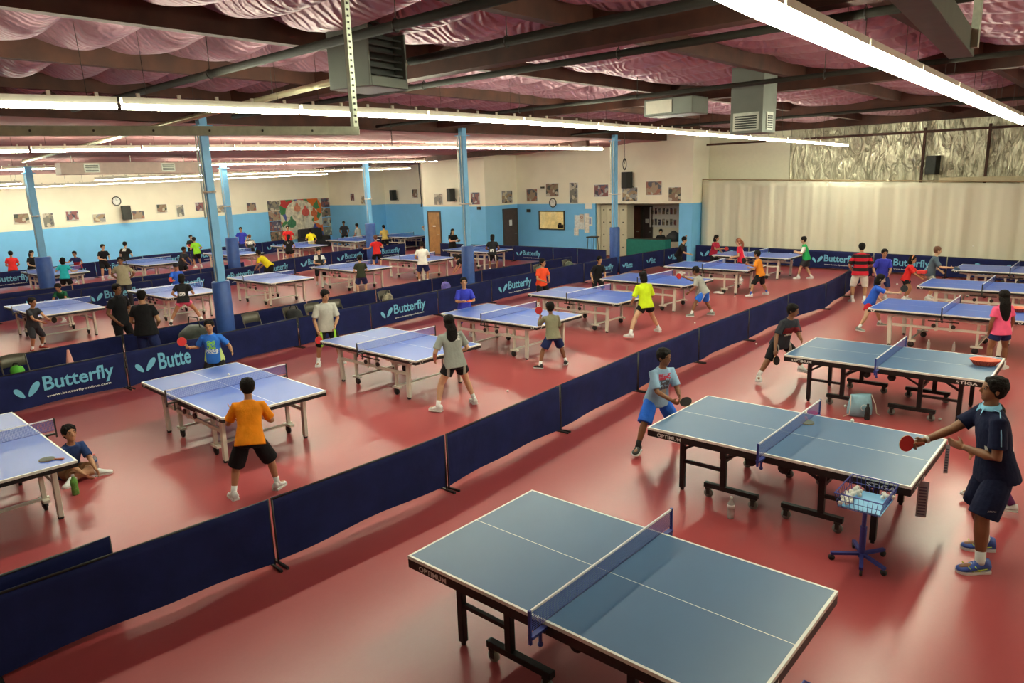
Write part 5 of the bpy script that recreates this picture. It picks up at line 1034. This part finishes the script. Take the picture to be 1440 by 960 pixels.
# ---------------- things on the walls ----------------
def photo_mat(i, cols):
    m = raw('photo_print_%d' % i, .5); N = NT(m); tc = N.new('ShaderNodeTexCoord'); mp = N.new('ShaderNodeMapping'); mp.inputs['Location'].default_value = (i * 3.1, i * 1.7, i * .9); N.link(tc.outputs['Object'], mp.inputs['Vector'])
    v = N.new('ShaderNodeTexVoronoi'); v.inputs['Scale'].default_value = 7; N.link(mp.outputs['Vector'], v.inputs['Vector'])
    r = N.new('ShaderNodeValToRGB'); r.color_ramp.interpolation = 'CONSTANT'; e = r.color_ramp.elements; e[0].color = (*cols[0], 1); e[1].position = .3; e[1].color = (*cols[1], 1)
    for k, c in enumerate(cols[2:]): q = e.new(.45 + k * .15); q.color = (*c, 1)
    sp = N.new('ShaderNodeSeparateColor'); N.link(v.outputs['Color'], sp.inputs[0]); N.link(sp.outputs[0], r.inputs['Fac']); N.link(r.outputs['Color'], N.b.inputs['Base Color']); return m
PM_ = [photo_mat(i, c) for i, c in enumerate([[(.25, .2, .12), (.05, .06, .05), (.5, .45, .35), (.24, .14, .10)], [(.3, .28, .2), (.1, .1, .12), (.55, .5, .4), (.2, .2, .17)], [(.10, .10, .16), (.42, .40, .38), (.06, .05, .07), (.25, .10, .10)], [(.35, .25, .15), (.6, .55, .4), (.08, .08, .08), (.3, .3, .3)], [(.32, .14, .10), (.45, .43, .38), (.10, .10, .12), (.35, .26, .18)]])]
def on_wall(px, py, nx, ny): return Vector((px, py, 0)), math.atan2(ny, nx) + PI / 2
def photo(x, y, z, w_, h_, n, i, label):
    a_ = math.atan2(n[1], n[0]) + PI / 2
    t = empty('wall_photo', (x + n[0] * .02, y + n[1] * .02, z), a_, label, 'photo'); t['group'] = 'photo prints on the walls'
    MB().box(-w_ / 2, w_ / 2, -.006, .006, -h_ / 2, h_ / 2).build('backing_board', MATS['white_paint'], t); MB().box(-w_ / 2 + .02, w_ / 2 - .02, -.009, -.0065, -h_ / 2 + .02, h_ / 2 - .02).build('picture', PM_[i % 5], t)
LWA = Vector((-36.2, 7.5)); LWd = Vector((-2.4, 19.3)).normalized(); LWn = (LWd.y, -LWd.x)
def lwp(s_, off=0.02): p = LWA + LWd * s_; return p.x + LWn[0] * off, p.y + LWn[1] * off
DESC = ['one figure on a pale ground', 'upright group shot', 'wide team shot', 'grey green group shot', 'reddish group shot', 'small pair shot', 'upright purple figures', 'brown portrait shot', 'blue purple pair shot', 'dim team shot']
for k, (s_, z, w_, h_) in enumerate([(2.12, 2.66, .62, .42), (3.17, 2.52, .46, .62), (4.19, 2.66, .55, .42), (5.36, 2.48, .58, .40), (7.23, 2.52, .62, .42), (8.47, 2.77, .55, .42), (9.44, 2.60, .42, .62), (10.55, 2.76, .5, .46), (11.78, 2.58, .55, .42), (13.72, 2.60, .62, .46)]):
    x, y = lwp(s_); photo(x, y, z, w_, h_, LWn, k, '%s photo from the left on the blue left wall, %s' % (ORD[k], DESC[k]))
for k, (x, y, z, w_, h_, n, lb) in enumerate([(-36.14, 26.8, 2.9, .4, .45, (0, -1), 'faint photo right of the white window shade'), (-35.12, 26.8, 2.73, .4, .5, (0, -1), 'photo just left of the farthest blue column'), (-33.95, 28, 2.98, .35, .55, (0, -1), 'photo half behind the farthest left speaker'), (-31.83, 28, 3.02, .5, .5, (0, -1), 'reddish photo left of the black cable'), (-26.9, 25.2, 2.77, .62, .58, (0, -1), 'sky blue photo above the brown door'), (-24.32, 25.2, 2.79, .62, .60, (0, -1), 'photo right of the second blue column'), (-23.7, 26.75, 2.80, .8, .62, (1, 0), 'brownish photo above the dark door'),
    (-22.7, 27.5, 2.84, .70, .62, (0, -1), 'green grey photo left of the round clock'), (-21.44, 27.5, 3.07, .78, .64, (0, -1), 'purple photo above the round clock'), (-20.18, 27.5, 2.92, .5, .95, (0, -1), 'tall upright photo right of the round clock'), (-18.64, 27.5, 3.0, .78, .56, (0, -1), 'red white team photo near the third column'), (-17.14, 27.5, 2.82, .80, .62, (0, -1), 'purple photo below the speaker by the third column'), (-15.95, 27.5, 3.06, .78, .60, (0, -1), 'yellow grey photo above the office opening'), (-14.96, 27.5, 2.80, .6, .60, (0, -1), 'rightmost photo above the blue pilaster')]):
    photo(x, y, z, w_, h_, n, k + 2, lb)
# big banner of players
bn = photo_mat(11, [(.75, .16, .02), (.72, .68, .50), (.62, .60, .48), (.06, .22, .08), (.5, .04, .04), (.08, .10, .35)]); bn.node_tree.nodes['Voronoi Texture'].inputs['Scale'].default_value = 2.4
x, y = lwp(17.2); t = empty('photo_banner', (x, y, 0), math.atan2(LWn[1], LWn[0]) + PI / 2, 'large colourful banner of sports photos in orange, white and green on the left wall', 'banner')
MB().box(-1.55, 1.55, -.01, .01, .55, 2.88).build('main_picture', bn, t)
for sx in (-1.98, 1.98):
    for k in range(4): MB().box(sx - .4, sx + .4, -.012, .01, .58 + k * .58, .58 + k * .58 + .54).build('side_picture', PM_[(k * 2 + (sx > 0)) % 5], t)
m = MB(); m.ball((-.1, -.012, 2.1), (1.1, .003, .75)); m.ball((-.2, -.014, 1.2), (1.25, .003, .5)); m.build('pale_field', mat('banner_white', (.66, .62, .48), .6, var=.5, scale=4), t)
for k, (cx, cz, r_, c_) in enumerate([(-.9, 2.1, .28, (.7, .68, .55)), (-.3, 2.35, .25, (.65, .25, .15)), (.3, 2.1, .3, (.6, .1, .08)), (.95, 2.0, .26, (.65, .15, .05)), (-.8, 1.5, .32, (.05, .2, .1)), (.5, 1.4, .34, (.68, .66, .55)), (.95, .95, .32, (.05, .06, .3)), (-.5, .95, .26, (.6, .6, .5))]):
    m = MB(); m.ball((cx, -.018, cz), (r_, .004, r_ * .8), 12, 8); m.ball((cx, -.02, cz + r_ * .95), (.10, .004, .12), 10, 8); m.build('figure_print', mat('banner_fig_%d' % k, c_, .6, var=.2), t)
# window shade and dark box below
t = empty('window_shade', (*lwp(20.25), 0), math.atan2(LWn[1], LWn[0]) + PI / 2, 'white pulled down window shade in the far left corner', 'shade'); MB().box(-.62, .62, -.02, .0, 1.0, 2.75).build('shade_cloth', mat('backlit_shade', (.75, .82, .85), .7, emit=(.8, .9, 1, .25)), t); MB().box(-.64, .64, -.03, .02, 2.75, 2.83).build('roller', M_white, t)
t = empty('couch', (-37.55, 24.8, 0), R(100), 'dark couch or bench below the white window shade', 'couch'); MB().box(-.9, .9, -.3, .3, 0, .45).build('seat', M_bagk, t, bevel=.05); MB().box(-.9, .9, .2, .42, .3, 1.15).build('backrest', M_bagk, t, bevel=.06); [MB().box(sx - .1, sx + .1, -.3, .3, 0, .65).build('armrest', M_bagk, t, bevel=.04) for sx in (-.95, .95)]
# speakers
def speaker(x, y, z, n, label, s_=1.0, dn=.25):
    a_ = math.atan2(n[1], n[0]) + PI / 2; t = empty('speaker', (x + n[0] * dn, y + n[1] * dn, z), a_ + R(-18), label, 'speaker')
    o = MB().box(-.17 * s_, .17 * s_, -.14 * s_, .14 * s_, -.30 * s_, .30 * s_).build('cabinet', mat('speaker_black', (.012, .013, .011), .6), t, bevel=.015); MB().box(-.15 * s_, .15 * s_, -.146 * s_, -.14 * s_, -.28 * s_, .28 * s_).build('grille', mat('speaker_grille', (.03, .032, .028), .7, var=.3, scale=60), t)
    MB().bar((.05, .12, -.1), (.12, dn + .02, -.32), .03, .03).build('wall_bracket', M_dark, t)
speaker(-33.5, 28, 2.95, (0, -1), 'black speaker on the far end wall left of the cable'); speaker(-25.75, 25.2, 2.98, (0, -1), 'black speaker above and right of the brown door', 1.05); speaker(-17.15, 27.5, 3.43, (0, -1), 'black speaker right of the third blue column', 1.15); speaker(*lwp(6.55, 0), 2.66, LWn, 'black speaker on the left wall under the round clock', 1.1); speaker(-5.75, 28.9, 3.63, (0, -1), 'black speaker in front of the foil insulation', 1.05, .2)
def clock(x, y, z, n, label):
    a_ = math.atan2(n[1], n[0]) + PI / 2; t = empty('wall_clock', (x + n[0] * .03, y + n[1] * .03, z), a_, label, 'clock')
    MB().cyl((0, -.02, 0), (0, .02, 0), .19, 24).build('clock_face', mat('clock_face', (.8, .8, .75), .5), t); MB().tube([(.2 * math.cos(q), -.02, .2 * math.sin(q)) for q in [2 * PI * j / 24 for j in range(25)]], .022, 8).build('clock_rim', M_dark, t, True)
    m = MB(); m.bar((0, -.024, 0), (.08, -.024, .06), .012, .004); m.bar((0, -.024, 0), (-.03, -.024, .14), .009, .004); [m.ball((.155 * math.cos(q), -.024, .155 * math.sin(q)), .009, 6, 4) for q in [2 * PI * j / 12 for j in range(12)]]; m.build('hands', M_dark, t)
clock(-21.4, 27.5, 2.47, (0, -1), 'round clock with black rim above the office window'); clock(*lwp(6.27, 0), 3.22, LWn, 'round clock on the left wall above the speaker')
def simple_box(name, x, y, z, dx, dy, dz, m_, label, cat): t = MB().box(-dx, dx, -dy, dy, -dz, dz).build(name, m_, None, False, (x, y, z), bevel=.004); return tag(t, label, cat)
simple_box('notice_sheet', -19.35, 27.48, 2.32, .2, .008, .14, M_white, 'small white sheet at the top right end of the blue office wall', 'notice')
t = empty('notice_board', (-19.9, 27.48, 1.55), 0, 'cluster of white notices and posters beside the office window', 'notice'); 
for k, (x0_, x1_, z0_, z1_) in enumerate([(-.25, .3, -.3, .35), (-.28, -.02, -.6, -.25), (.32, .58, -.45, .42), (.05, .28, .02, .40)]): MB().box(x0_, x1_, -.008 - k * .003, 0, z0_, z1_).build('sheet', mat('sheet_%d' % k, [(.7, .75, .75), (.75, .73, .68), (.78, .74, .68), (.6, .55, .5)][k], .6, var=.2, scale=12), t)
m = MB(); m.tube([(.17 + .06 * math.cos(q), -.022, .25 + .06 * math.sin(q)) for q in [2 * PI * j / 12 for j in range(13)]], .012, 6); m.build('ring_print', mat('brown_print', (.4, .12, .08), .6), t)
t = empty('notice_sheet', (-19.32, 27.48, 1.62), 0, 'sheet with blue print left of the lockers', 'notice'); MB().box(-.18, .18, -.008, 0, -.2, .2).build('paper', M_white, t); m = MB(); [m.box(-.13 + i * .1, -.08 + i * .1, -.011, -.009, -.13, .13) for i in range(3)]; m.build('print', mat('blue_print', (.2, .3, .6), .6), t)
simple_box('wall_sensor', -22.0, 27.44, 3.2, .08, .06, .04, M_dark, 'tiny dark camera high between two wall photos', 'camera'); simple_box('alarm_box', -24.1, 25.16, 2.33, .09, .04, .07, M_dark, 'small red and dark alarm box right of the second column', 'alarm'); simple_box('wall_box', -22.9, 27.44, 2.1, .1, .05, .07, M_dark, 'small dark box left of the round clock by the window', 'box')
t = empty('wall_cable', (-28.2, 25.16, 0), 0, 'black cable hanging down the edge of the far room box', 'cable'); MB().tube([(0, 0, 4.9), (.02, -.02, 4.2), (.06, -.03, 3.7), (.03, -.02, 3.2), (.06, 0, 2.7), (0, 0, 2.4)], .03, 8).build('cable_run', M_dark, t, True)
# lockers, counter, office bits
t = empty('lockers', (-18.1, 28.2, 0), 0, 'cream metal lockers in rows at the office opening', 'lockers'); M_lock = mat('locker_cream', (.62, .58, .42), .45, var=.03)
MB().box(-.85, .55, -.3, .3, .05, 2.35).build('carcass', M_lock, t)
for r_ in range(4):
    for c_ in range(4):
        x0_ = -.83 + c_ * .345; z0_ = 1.15 + r_ * .0 if False else .1 + r_ * .56
        o = MB().box(x0_, x0_ + .32, -.32, -.3, z0_, z0_ + .53).build('locker_door', M_lock, t, bevel=.004); MB().cyl((x0_ + .16, -.32, z0_ + .35), (x0_ + .16, -.345, z0_ + .35), .03, 8).build('locker_lock', M_dark, o)
t = empty('counter', (-16.0, 27.15, 0), 0, 'counter draped with a dark green cloth in front of the office', 'counter'); m = MB(); m.box(-.95, .95, -.25, .25, 0, .93); m.build('green_cloth', mat('green_cloth', (.02, .16, .13), .8, var=.1, bump=.3), t, bevel=.02); MB().box(-.9, .9, -.22, .22, .93, .95).build('counter_top', M_dark, t)
t = empty('photo_board', (-16.85, 29.97, 1.7), 0, 'white board with two rows of small member photos in the office', 'board'); MB().box(-.75, .75, -.01, 0, -.48, .5).build('board', M_white, t)
for r_ in range(2):
    for c_ in range(7): MB().box(-.68 + c_ * .2, -.55 + c_ * .2, -.016, -.011, -.38 + r_ * .5, -.12 + r_ * .5 + .03 * (c_ % 2)).build('member_photo', PM_[(c_ + r_) % 4], t)
t = empty('hanging_shirts', (-15.3, 29.4, 1.7), 0, 'dark shirts hanging inside the office at its right side', 'clothes')
for k in range(3): MB().tube([(k * .12, 0, .35), (k * .12, 0, .2), (k * .12, 0, -.5)], [.03, .2, .17], 14, flat=.3, side=(1, 0, 0)).build('shirt', [M_bagk, mat('navy_shirt_hung', (.03, .04, .12), .8), M_bagk][k], t, True)
MB().cyl((-.15, 0, .38), (.4, 0, .38), .012).bar((-.12, 0, .38), (-.12, .58, .38), .02, .02).bar((.38, 0, .38), (.38, .58, .38), .02, .02).build('rail', M_steel, t)
t = empty('stool', (-18.3, 26.3, 0), 0, 'dark metal stool frame beside the lockers', 'stool'); m = MB(); [m.tube([(sx * .2, sy * .2, 0), (sx * .15, sy * .15, 1.0)], .015, 6) for sx in (-1, 1) for sy in (-1, 1)]; m.build('frame', M_dark, t); MB().box(-.22, .22, -.22, .22, 1.0, 1.05).build('seat', M_dark, t, bevel=.02)
tag(MB().tube([(0, 0, 0), (0, 0, .25), (0, 0, .45)], [.35, .3, .06], 14).build('dark_chair_back', M_bagk, None, True, (-15.2, 27.9, .8)), 'dark rounded chair back behind the counter', 'chair')
tag(simple_box('basket', -4.40, 21.9, .80, .10, .12, .04, mat('red_block', (.75, .05, .05), .5), '', ''), 'flat red block held by the girl with the headband', 'basket')  # plain block for a red shape taken as her bat
if 0: pass
